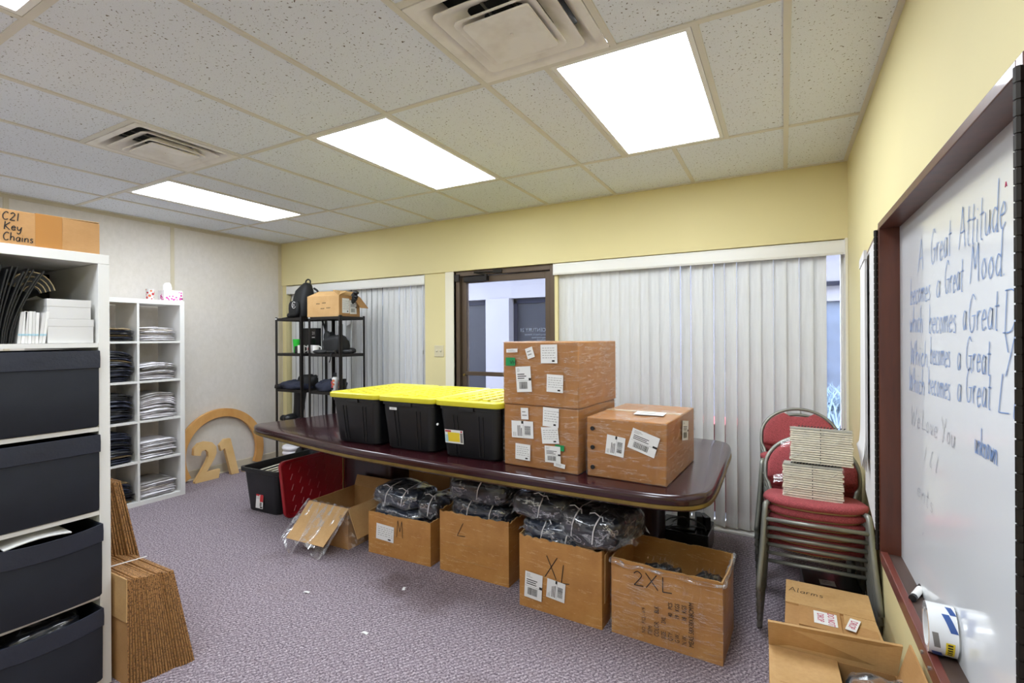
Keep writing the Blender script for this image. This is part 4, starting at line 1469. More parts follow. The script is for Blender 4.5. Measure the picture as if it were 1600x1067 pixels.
def totes():
    lab = ['black storage tote with yellow lid nearest the wire shelving', 'middle black storage tote with yellow lid and a small white tag', 'black storage tote with yellow lid beside the stacked cartons, colourful label']
    cx = [-2.515, -2.058, -1.60]
    first = None
    for k, x in enumerate(cx):
        yf = 2.385 - .004 * k
        if first is None:
            t = thing('storage_tote', lab[k], 'storage tote', (x, yf, TZ), 0, 'yellow lidded totes on the table')
            w0, w1, H, D0, D1 = .186, .212, .315, .60, .66
            m = MB()

            def ring(w, f, b, z, c=.045):
                pts = []
                for (px, py, s) in ((w - c, b - c, 0), (-w + c, b - c, 90), (-w + c, f + c, 180), (w - c, f + c, 270)):
                    for q in range(5):
                        a = math.radians(s + 22.5 * q)
                        pts.append((px + c * math.cos(a), py + c * math.sin(a), z))
                return pts
            m.loft([ring(w0 - .012, .042, D0 + .0, .0), ring(w0, .03, D0 + .012, .012), ring(w1 - .006, .004, D1 - .006, H - .05), ring(w1 - .006, .004, D1 - .006, H - .03), ring(w1, -.004, D1, H - .028), ring(w1, -.004, D1, H)])
            m.build('body', M['black_plastic'], t, auto=40)
            for s in (-1, 1):
                for q in (-.09, .09):
                    r = MB()
                    r.hexa([(q * .9 + s * .012 - .003, .026, .02), (q * .9 + s * .012 + .003, .026, .02), (q * .9 + s * .012 + .003, .04, .02), (q * .9 + s * .012 - .003, .04, .02),
                            (q + s * .014 - .003, .001, H - .06), (q + s * .014 + .003, .001, H - .06), (q + s * .014 + .003, .02, H - .06), (q + s * .014 - .003, .02, H - .06)])
                    r.build('rib', M['black_plastic'], t)
            MB().box(-.05, .05, -.014, .004, H - .034, H - .012).build('latch', M['black_plastic'], t, bevel=.003)
            l = MB()
            l.loft([ring(w1 + .014, -.02, D1 + .016, H - .006), ring(w1 + .016, -.022, D1 + .018, H - .002), ring(w1 + .015, -.021, D1 + .017, H + .022), ring(w1 + .008, -.014, D1 + .01, H + .028),
                    ring(w1 - .016, .012, D1 - .016, H + .028, .04), ring(w1 - .022, .018, D1 - .022, H + .018, .04)])
            lid = l.build('lid', M['yellow_plastic'], t, auto=40)
            e = MB()
            # raised hexagon pattern on the lid
            for i in range(-2, 3):
                for j in range(8):
                    hx, hy = i * .075, .07 + j * .075 + (.0375 if i % 2 else 0)
                    if hy > D1 - .07:
                        continue
                    e.loft([[(hx + rr * math.cos(a * PI / 3), hy + rr * math.sin(a * PI / 3), zz) for a in range(6)] for rr, zz in ((.038, H + .0175), (.034, H + .029))])
            eo = e.build('raised_pattern', M['yellow_plastic'], lid)
            first = t
        else:
            t = dup(first, (x, yf, TZ), 0, lab[k])
        if k == 1:
            card(t, FRONT(-.105, -.001, .262), .06, .016, 0, 'plain', 3, 'tag')
        if k == 2:
            o = MB()
            o.M = FRONT(-.1, .0125, .125) @ Matrix.Rotation(math.radians(5.6), 4, 'X')
            o.box(-.065, .065, -.04, .04, 0, .001)
            o.box(-.045, .04, -.03, .025, .001, .0014, 1).box(-.062, -.02, .026, .036, .001, .0014, 2).box(-.062, -.042, -.035, .01, .001, .0014, 4).box(.044, .061, -.034, .024, .001, .0014, 3).cyl((.053, .032, .001), (.053, .032, .0015), .006, n=10, mat=2)
            o.add([(-.03, -.03, .0018), (.0, -.03, .0018), (.045, .02, .0018), (.02, .02, .0018)], [(0, 1, 2, 3)], 1)
            o.build('product_label', [M['label_white'], M['yellow_print'], M['red_print'], M['grey_ink'], M['blue_band']], t)
            MB().cyl((-.215 + .0, .008, .19), (-.215, .001, .19), .007, n=10).build('round_sticker', M['white_print'], t)


def closed_carton(name, label, w, d, h, loc, rotz, mat_='card_wrapped', group=None, film=True, skew=0, seed=1):
    t = thing(name, label, 'box', loc, rotz, group)
    rd = random.Random(seed)
    # slightly bulged faces
    m = MB()

    def ring(z, e):
        pts = []
        n = 6
        for (ax, ay, bx, by) in ((-1, 0, 1, 0), (1, 0, 1, 1), (1, 1, -1, 1), (-1, 1, -1, 0)):
            for i in range(n):
                u = i / n
                x = (ax + (bx - ax) * u) * w / 2
                y = (ay + (by - ay) * u) * d
                bulge = e * math.sin(PI * u)
                if ay == by:
                    y += bulge * (-1 if ay == 0 else 1)
                else:
                    x += bulge * (1 if ax > 0 else -1)
                pts.append((x + skew * z, y, z))
        return pts
    m.loft([ring(0, 0), ring(h * .5, .007), ring(h, .002)])
    m.build('carton', M[mat_], t, bevel=.006, seg=2, auto=30)
    s = MB()
    s.box(-w / 2 + .0, w / 2, d * .5 - .03, d * .5 + .03, h + .0003, h + .0012)
    s.build('parcel_tape', M['clear_tape'], t)
    if film:
        f = MB()
        e = .0045

        def fr(z, g):
            return [(x * (1 + 2 * g / w), d / 2 + (y - d / 2) * (1 + 2 * g / d), z) for x, y, _ in ring(z, .007 if 0 < z < h else .004)]
        f.loft([fr(-.0 + .002, e - .001), fr(h * .5, e), fr(h, e - .001), [(x * .97, d / 2 + (y - d / 2) * .97, h + .004) for x, y, _ in ring(h, .0)]], cap0=False)
        f.build('stretch_film', M['film'], t, auto=30)
    return t


def carton_stack():
    A = math.radians(-4)
    # lower box
    x0, y0 = -1.145, 2.392
    t = closed_carton('cardboard_box', 'film-wrapped carton on the table, lower of the stack of two', .452, .515, .335, (x0, y0, TZ + .001), A, seed=1)
    f = -.0125
    def F(px, pz):
        return FRONT(px, f, pz)
    ox = 1.145
    card(t, F(-.085, .292), .046, .062, .05, 'plain', 1)
    card(t, F(-.10, .205), .137, .092, .03, 'shipside', 2)
    card(t, F(-.098, .083), .094, .086, -.02, 'form', 3)
    card(t, F(.075, .285), .094, .10, -.03, 'form', 4)
    card(t, F(.07, .19), .10, .086, .1, 'form', 5)
    card(t, F(.085, .092), .092, .086, .03, 'ship', 6)
    card(t, F(.125, .04), .065, .022, -.12, 'plain', 7)
    MB().box(.10, .152, f - .0004, f, .115, .145).build('green_sticker', M['green_sticker'], t)
    # upper box
    t = closed_carton('cardboard_box', 'film-wrapped carton on top of another, with a green sticker', .46, .52, .345, (x0 + .002, y0 - .004, TZ + .338), A, seed=2)
    card(t, F(-.165, .296), .072, .02, .04, 'plain', 8)
    card(t, F(-.05, .285), .046, .058, .32, 'plain', 9)
    card(t, F(.066, .281), .098, .098, .02, 'form', 10)
    card(t, F(-.09, .142), .094, .138, .07, 'ship', 11)
    card(t, F(.10, .127), .096, .092, -.03, 'form', 12)
    g = MB().box(-.205, -.145, f - .0008, f, .213, .258).build('green_sticker', M['green_sticker'], t)
    text('VH', FRONT(-.178, f - .0012, .222), .03, M['ink'], t, 'sticker_text')
    # third box
    t = closed_carton('cardboard_box', 'wide film-wrapped carton standing alone at the end of the table', .40, .60, .30, (-.68, 2.385, TZ + .001), math.radians(-3), seed=3)
    card(t, F(-.045, .17), .094, .096, -.12, 'shipside', 13)
    card(t, F(.095, .20), .135, .10, -.30, 'ship', 14)
    card(t, FACE_PX(.2125, .33, .215), .13, .10, -.15, 'ship', 15)
    card(t, FACE_UP(.06, .22, .306), .15, .11, .1, 'plain', 16)
    for z in (.05, .15, .245):
        o = MB().cyl((-.165, f + .004, z), (-.165, f - .002, z), .011, n=10)
        o.build('staple_hole', M['ink'], t)
    l = MB()
    l.hexa([(-.208, .04, .0), (-.203, .04, .0), (-.203, .2, .0), (-.208, .2, .0), (-.222, .05, .17), (-.217, .05, .17), (-.207, .2, .19), (-.212, .2, .19)])
    l.build('loose_flap', M['card'], t)


def open_carton(name, label, w, d, h, loc, rotz, mat_='card_dark', seed=1, torn=.012, group=None, lean=0):
    """box with its top cut off raggedly; front on local -y"""
    t = thing(name, label, 'box', loc, rotz, group)
    rd = random.Random(seed)
    th = .007

    def wall(p, q, nx, ny, nm, hb=0, fr=0):
        p, q = Vector((p[0], p[1], 0)), Vector((q[0], q[1], 0))
        L = (q - p).length
        n = max(8, int(L / .0075))
        m = MB()
        outer, inner = [], []
        tops = []
        for i in range(n + 1):
            u = i / n
            c = p.lerp(q, u)
            b = .010 * math.sin(PI * u)
            z = h + hb - torn * (.8 * abs(noise.noise(Vector((u * 3.1 * L / .5, seed, 1.5)))) + 1.3 * max(0, noise.noise(Vector((u * 16 * L / .5, seed, 4.5)))) ** 1.0)
            outer.append((c.x + nx * b, c.y + ny * b))
            inner.append((c.x - nx * th + nx * b, c.y - ny * th + ny * b))
            tops.append(z)
        vs, fs = [], []
        for i in range(n + 1):
            u = i / n
            o, k = outer[i], inner[i]
            b0 = p.lerp(q, u)
            vs += [(b0.x, b0.y, 0), (o[0], o[1], h * .55), (o[0], o[1], tops[i]), (k[0], k[1], tops[i]), (k[0], k[1], .004)]
        for i in range(n):
            a, b = i * 5, (i + 1) * 5
            for s in range(4):
                fs.append((a + s, b + s, b + s + 1, a + s + 1) if True else None)
        m.add(vs, fs)
        m.mi = [1 if (j % 4) == 2 and torn else 0 for j in range(len(fs))]
        return m.build(nm, [M[mat_], M['card_light']], t)
    a, b, c, e = (-w / 2, 0), (w / 2, 0), (w / 2, d), (-w / 2, d)
    wall(a, b, 0, -1, 'front_wall')
    wall(b, c, 1, 0, 'side_wall')
    wall(c, e, 0, 1, 'back_wall')
    wall(e, a, -1, 0, 'side_wall')
    MB().box(-w / 2 + .003, w / 2 - .003, .003, d - .003, .001, .006).build('bottom', M[mat_], t)
    return t


def bag(label, x, y, z, sx, sy, sz, seed, mat_='bag_black', ties=1, group='bagged garments in the open cartons', rotz=0, fr=5, fin=0):
    t = thing('garment_bag', label, 'bag', (x, y, z), rotz, group)
    m = MB()
    m.blob(sx, sy, sz, 56, 30, .5, (0, 0, 0), sz * .34, fr, seed)
    m.build('garments', M[mat_], t, smooth=True)
    c = MB()
    c.blob(sx * 1.02, sy * 1.025, sz * 1.05, 56, 30, .5, (0, 0, 0), sz * .34, fr, seed)
    c.build('clear_bag', M['garment_film'], t, smooth=True)
    # loose clear film ends
    f = MB()
    rd = random.Random(seed)
    for s in (-1, 1):
        f.sheet(lambda u, v, s=s: (s * (sx * .88 + .055 * v), -sy * .7 + 1.4 * sy * u, -.01 + .02 * math.sin(u * 7 + seed) * v - .03 * v * v + .012 * math.sin(13 * u + 4 * v)), 10, 4)
    f.sheet(lambda u, v: (-sx * .8 + 1.6 * sx * u, -sy * .93 - .03 * v, -.01 + .018 * math.sin(u * 11 + seed) * v - .02 * v), 12, 3)
    f.build('loose_film', M['plastic_sheet'], t, smooth=True)
    for k in range(ties):
        xx = (k - (ties - 1) / 2) * sx * .7 + sx * .08
        pts = []
        for i in range(15):
            a = PI * (-.06 + 1.12 * i / 14)
            c, s = math.cos(a), math.sin(a)
            pts.append((xx + .02 * math.sin(i * .5), -sy * 1.03 * math.copysign(abs(c) ** .5, c), sz * 1.10 * math.copysign(abs(s) ** .5, s) + sz * .18 * noise.noise(Vector((xx * fr, c * sy * fr, seed)))))
        tie = MB().tube(pts, .0035, 6)
        # knot and tails
        p = Vector(pts[5])
        tie.tube([p, p + Vector((.03, -.02, .012)), p + Vector((.05, -.045, .002))], .003, 5)
        tie.tube([p, p + Vector((-.025, -.01, .018)), p + Vector((-.05, -.02, .012))], .003, 5)
        tie.build('tie_string', M['white_cloth'], t)
    return t


def floor_cartons():
    G = 'garment cartons on the carpet in front of the table'
    # M
    t = open_carton('cardboard_box', 'open carton marked M full of bagged black garments', .52, .42, .285, (-2.245, 2.515, 0), math.radians(2), 'card_dark', 4, .008, G)
    card(t, FRONT(-.105, -.0115, .16), .15, .105, -.06, 'form', 21)
    hand('M', FRONT(-.005, -.0115, .15), .11, M['ink'], t, r=.0018, width=.62, slant=.02)
    # L
    t = open_carton('cardboard_box', 'open carton marked L full of bagged black garments', .50, .45, .385, (-1.665, 2.53, 0), math.radians(0), 'card_dark', 5, .012, G)
    hand('L', FRONT(-.115, -.012, .24), .085, M['ink'], t, r=.0018, width=1.5, slant=.3)
    s = MB()
    s.box(-.2, .18, -.0125, -.0115, .095, .0965).box(-.22, .05, -.0125, -.0115, .19, .191)
    s.build('scuff_lines', M['card_light'], t)
    # XL
    t = open_carton('cardboard_box', 'open carton marked XL with two white shipping labels', .475, .40, .395, (-1.038, 2.392, 0), math.radians(-2), 'card_dark', 6, .016, G)
    hand('X', FRONT(-.075, -.012, .20), .115, M['ink'], t, r=.0022, width=.95)
    hand('L', FRONT(.015, -.012, .185), .10, M['ink'], t, r=.0022, width=1.0)
    card(t, FRONT(-.145, -.012, .13), .105, .14, -.06, 'ship', 22)
    card(t, FRONT(-.012, -.012, .14), .105, .10, -.08, 'shipside', 23)
    MB().hexa([(.2385, .03, .12), (.242, .03, .12), (.242, .10, .15), (.2385, .10, .15), (.245, .02, .37), (.249, .02, .37), (.249, .12, .38), (.245, .12, .38)]).build('torn_strip', M['card_light'], t)
    # 2XL
    t = open_carton('cardboard_box', 'open film-wrapped carton marked 2XL with printed shipping lines', .515, .345, .375, (-.498, 2.385, 0), math.radians(-2.5), 'card_dark', 7, .007, G)
    hand('2XL', FRONT(-.14, -.0135, .268), .07, M['ink'], t, r=.0022, width=1.35, slant=-.05)
    for i, (s, sz) in enumerate((('NO.:  P/CL - 619', .022), ('ITEM:', .024), ('COLOR:      BLK', .026), ('SIZE:      2XL', .024), ('QTY:             40   PCS', .024), ('G.W.:           19   KGS', .025), ('N.W.:           18   KGS', .025), ('MEAS: 58X38X38CM/M', .026))):
        text(s, FRONT(-.085 + i * .0315, -.0122, .05) @ Matrix.Rotation(PI / 2, 4, 'Z'), sz * 1.2, M['ink'], t, 'printed_text', ext=.0002, sx=.66)
    f = MB()
    f.loft([[(-.262, -.006, z), (0, -.0165, z), (.262, -.006, z), (.264, .18, z), (.262, .352, z), (-.262, .352, z)] for z in (.003, .2, .33)], cap0=False, cap1=False)
    f.build('stretch_film', M['film'], t)
    rim = MB()
    rd = random.Random(2)
    for (p, q) in (((-.26, -.012), (.26, -.012)), ((.262, -.01), (.262, .35))):
        pts = []
        for i in range(15):
            u = i / 14
            pts.append((p[0] + (q[0] - p[0]) * u, p[1] + (q[1] - p[1]) * u - .008 * math.sin(PI * u) * (1 if p[1] == q[1] else 0), .357 + rd.uniform(-.008, .008)))
        rim.tube(pts, [.006 + rd.uniform(0, .008) for _ in pts], 6)
    rim.build('rolled_film_rim', M['plastic_sheet'], t, smooth=True)
    # bags
    bag('flat bag of black garments tied with white string in the M carton', -2.33, 2.69, .375, .20, .15, .062, 1, 'bag_navy', 2)
    bag('bag of black garments under the tied bag in the M carton', -2.30, 2.70, .265, .215, .17, .055, 2, 'bag_navy', 0)
    bag('crumpled bag of black garments at the back of the M carton', -2.06, 2.74, .33, .10, .16, .075, 3, 'bag_black', 1)
    bag('upper bag of black garments on the L carton under the table edge', -1.66, 2.76, .515, .235, .22, .075, 4, 'bag_black', 1)
    bag('lower bag of black garments filling the L carton', -1.665, 2.745, .385, .228, .19, .07, 5, 'bag_navy', 2)
    bag('upper bag of black garments with one tie on the XL carton', -1.19, 2.60, .525, .175, .17, .07, 6, 'bag_black', 1)
    bag('lower bag of black garments filling the XL carton', -1.10, 2.58, .40, .20, .16, .06, 7, 'bag_navy', 2)
    bag('bulging bag of black garments tipping off the XL carton', -.865, 2.56, .475, .19, .18, .085, 8, 'bag_black', 2, rotz=math.radians(-18))
    for k, (x, y, s) in enumerate(((-.60, 2.58, .062), (-.545, 2.60, .05), (-.50, 2.56, .052), (-.36, 2.56, .055), (-.31, 2.58, .05))):
        t = thing('garment_bag', 'small grey-black bag in the 2XL carton, %s from its XL neighbour' % ('nearest' if k == 0 else ORD[k]), 'bag', (x, y, .18), 0, 'small bags inside the 2XL carton')
        MB().blob(s, .075, .12, 18, 14, .8, (0, 0, 0), .028, 16, k + 20).build('garments', M['bag_grey'], t, smooth=True)
        f = MB()
        for q in range(3):
            f.add([(-s * .7 + q * s * .5, -.03, .09), (-s * .2 + q * s * .5, -.02, .09), (-s * .35 + q * s * .5 + .01, -.02, .165 + .012 * (q % 2))], [(0, 1, 2)])
        f.build('film_tips', M['plastic_sheet'], t)
    tag(MB().box(-.18, .18, -.1, .1, 0, .1).build('folded_garment_layer', M['black_cloth'], None, (-.47, 2.56, .008), bevel=.02, seg=3), 'dark garments at the bottom of the 2XL carton', 'clothes')
    # open low carton with hanging flaps
    t = thing('cardboard_box', 'open empty carton with its flaps hanging out under loose film', 'box', (-3.035, 2.452, 0), math.radians(1))
    w, d, h, th = .385, .44, .285, .006
    MB().box(0, w, 0, th, 0, h).build('front_wall', M['card'], t)
    MB().box(0, w, d - th, d, 0, h).build('back_wall', M['card'], t)
    MB().box(0, th, th, d - th, 0, h).build('side_wall', M['card'], t)
    MB().box(w - th, w, th, d - th, 0, h).build('side_wall', M['card'], t)
    MB().box(th, w - th, th, d - th, .001, .006).build('bottom', M['card'], t)
    m = MB().hexa([(.0, -.20, .085), (w - .02, -.20, .09), (w - .02, -.194, .092), (0, -.194, .087), (-.005, -.006, h - .006), (w + .005, -.006, h - .006), (w + .005, .0, h), (-.005, .0, h)])
    m.build('front_flap', M['card_light'], t)
    m = MB().hexa([(w + .085, .0, .09), (w + .09, .0, .09), (w + .09, d, .10), (w + .085, d, .10), (w, -.002, h - .003), (w + .006, -.002, h), (w + .006, d, h), (w, d, h - .003)])
    m.build('side_flap', M['card_light'], t)
    m = MB().hexa([(-.10, .02, .12), (-.094, .02, .12), (-.094, d, .12), (-.10, d, .12), (-.004, 0, h - .004), (.002, 0, h), (.002, d, h), (-.004, d, h - .004)])
    m.build('side_flap', M['card'], t)
    m = MB().hexa([(0, d, h - .003), (w, d, h - .003), (w, d + .006, h), (0, d + .006, h), (0, d + .03, h + .075), (w, d + .03, h + .075), (w, d + .036, h + .075), (0, d + .036, h + .075)])
    m.build('back_flap', M['card'], t)
    f = MB()
    f.sheet(lambda u, v: (-.035 + (w + .05) * u, .012 - .235 * v, h + .006 - .20 * v - .09 * v * v * (abs(math.sin(5.2 * u + .4)) ** 3) + .012 * math.sin(u * 17) * v + .006 * math.sin(u * 41)), 30, 14)
    f.sheet(lambda u, v: (w + .01 + .09 * v, -.10 + .36 * u, h - .03 - .2 * v + .014 * math.sin(u * 19 + 3 * v)), 18, 8)
    f.build('loose_film', M['plastic_sheet'], t, smooth=True)
    m = MB()
    rd = random.Random(4)
    for _ in range(40):
        u, v = rd.uniform(.15, .7), rd.uniform(.25, .85)
        m.box(u * w, u * w + .01, -.2 * v - .008, -.2 * v - .0065, h - .2 * v - .006, h - .2 * v - .002)
    tag(MB().box(-.15, .15, -.11, .11, 0, .008).build('paper_scrap', M['card_light'], None, (-2.84, 2.70, .0075)), 'cardboard scrap lying inside the empty carton', 'cardboard')
    # carton in the shade behind
    closed_carton('cardboard_box', 'closed carton in the shade under the table behind the M carton', .42, .30, .40, (-2.52, 3.18, 0), 0, 'card', None, False, 0, 9)


def red_lid_tote():
    t = thing('storage_tote', 'black tote with its red lid off, files inside, on the carpet', 'storage tote', (-3.855, 2.615, 0), math.radians(1.5))
    m = MB()

    def ring(w, f, b, z, c=.04):
        pts = []
        for (px, py, s) in ((w - c, b - c, 0), (-w + c, b - c, 90), (-w + c, f + c, 180), (w - c, f + c, 270)):
            for q in range(5):
                a = math.radians(s + 22.5 * q)
                pts.append((px + c * math.cos(a), py + c * math.sin(a), z))
        return pts
    H, D = .375, .72
    m.loft([ring(.175, .04, D - .05, 0), ring(.185, .03, D - .04, .012), ring(.215, .005, D - .005, H - .04), ring(.235, -.015, D + .015, H - .035), ring(.24, -.02, D + .02, H - .03), ring(.24, -.02, D + .02, H),
            ring(.222, -.002, D + .002, H), ring(.212, .01, D - .01, H - .04), ring(.18, .04, D - .045, .02)])
    m.build('body', M['black_plastic'], t, auto=40)
    o = MB()
    o.M = FRONT(-.02, .0165, .105) @ Matrix.Rotation(math.radians(-4.5), 4, 'X')
    o.box(-.045, .045, -.065, .065, 0, .001)
    o.box(-.045, -.005, .035, .065, .001, .0014, 1).box(-.04, .0, .01, .033, .001, .0014, 2).box(.005, .045, -.01, .055, .001, .0014, 1).box(.005, .03, -.045, -.015, .001, .0014, 3).box(.01, .04, -.06, -.048, .001, .0014, 4)
    o.build('product_label', [M['label_white'], M['sticker_red'], M['paper_grey'], M['grey_ink'], M['ink']], t)
    rd = random.Random(5)
    n = 14
    for k in range(n):
        x = -.175 + k * .023
        h = .30 + rd.uniform(-.015, .02)
        f = MB().hexa([(x, .08, 0), (x + .012, .08, 0), (x + .012, .34, 0), (x, .34, 0), (x + .02, .07, h), (x + .035, .07, h), (x + .035, .34, h + .01), (x + .02, .34, h + .01)])
        ob = f.build('file_folder', M['catalog'] if k % 3 else M['black_folder'], None, (-3.855, 2.615, .021), math.radians(1.5))
        tag(ob, 'upright %s file in the lidless tote, %s from the red lid' % ('cream' if k % 3 else 'black', ORD[n - 1 - k] if k < n - 1 else 'nearest'), 'file', 'files in the lidless tote')
    # the red lid leaning against it
    t = thing('tote_lid', 'red plastic tote lid with raised hexagons leaning on the black tote', 'lid', (-3.555, 2.63, 0), 0)
    m = MB()
    W2, D2, tilt = .455, .74, -.075

    def P(y, z, n):
        return (n + tilt * z / .45, y, z)

    def rr(e, n, c=.05):
        pts = []
        for (py, pz, s) in ((D2 - c, W2 - c, 0), (c, W2 - c, 90), (c, c, 180), (D2 - c, c, 270)):
            for q in range(5):
                a = math.radians(s + 22.5 * q)
                pts.append(P(py + (c - e) * math.cos(a), pz + (c - e) * math.sin(a), n))
        return pts
    m.loft([rr(.0, -.006), rr(.0, .018), rr(.006, .022), rr(.022, .020), rr(.028, .008)])
    m.build('lid', M['red_plastic'], t, auto=40)
    for i in range(8):
        for j in range(5):
            y, z = .07 + i * .085, .06 + j * .085 + (.042 if i % 2 else 0)
            if z > W2 - .05:
                continue
            # one slanting rib per hexagon, shaping the highlight on its lit side
            for a in (-1.05,):
                c, s = math.cos(a) * .024, math.sin(a) * .024
                MB().cyl(P(y + .03 - c, z + s, .0095), P(y + .03 + c, z - s, .0095), .0046, n=6).build('highlight_rib', M['red_plastic'], t)


def under_table():
    t = thing('computer', 'black desktop computer lying flat under the end of the table', 'computer', (-.60, 3.45, 0))
    MB().box(-.165, .165, 0, .30, .012, .16).build('case', M['black_gloss'], t, bevel=.005)
    MB().box(-.155, .155, -.004, .0, .022, .15).build('front_panel', M['black_plastic'], t, bevel=.002)
    for x in (-.13, .13):
        for y in (.03, .27):
            MB().cyl((x, y, 0), (x, y, .0125), .015, n=10).build('foot', M['black_plastic'], t)
    t = thing('monitor_stand', 'black upright monitor stand on the computer under the table', 'stand', (-.60, 3.52, .161))
    MB().box(-.075, .075, -.04, .06, 0, .012).build('base', M['black_plastic'], t, bevel=.004)
    MB().hexa([(-.045, .0, .012), (.035, .0, .012), (.035, .03, .012), (-.045, .03, .012), (-.036, .0, .34), (.036, .0, .34), (.036, .03, .34), (-.036, .03, .34)]).build('column', M['black_metal'], t, bevel=.003)
    rd = random.Random(9)
    labs = ['looped black cable lying on the computer beside the stand', 'black cable hanging from the table to the computer', 'grey-black cable arching over the computer', 'black cable coiled at the computer front edge', 'thin black cable dropping beside the pedestal']
    paths = [[(-.72, 3.48, .166), (-.62, 3.46, .19), (-.52, 3.47, .2), (-.47, 3.55, .17), (-.55, 3.58, .166), (-.66, 3.55, .17), (-.70, 3.47, .168)],
             [(-.55, 3.40, .69), (-.60, 3.40, .5), (-.70, 3.42, .33), (-.755, 3.44, .25), (-.745, 3.46, .167)],
             [(-.745, 3.50, .167), (-.66, 3.44, .25), (-.54, 3.43, .26), (-.47, 3.47, .22), (-.46, 3.52, .167)],
             [(-.74, 3.455, .166), (-.66, 3.45, .172), (-.60, 3.455, .18), (-.56, 3.46, .23), (-.60, 3.455, .26), (-.66, 3.45, .22)],
             [(-.64, 3.35, .69), (-.645, 3.36, .5), (-.68, 3.40, .36), (-.74, 3.43, .28), (-.75, 3.47, .167)]]
    for l, p in zip(labs, paths):
        tag(MB().tube(smooth(p, 6), .0045, 6).build('cable', M['black_plastic']), l, 'cable')
    for k, (x, lab) in enumerate(((-.515, 'black adapter block tilted on the computer near the blind'), (-.475, 'black adapter block standing at the end of the computer'))):
        ob = MB().box(-.02, .02, -.05, .05, 0, .085).build('power_adapter', M['black_plastic'], None, (x, 3.60, .161), .25 + k * .3, bevel=.006)
        tag(ob, lab, 'adapter')


table()
totes()
carton_stack()
floor_cartons()
red_lid_tote()
under_table()


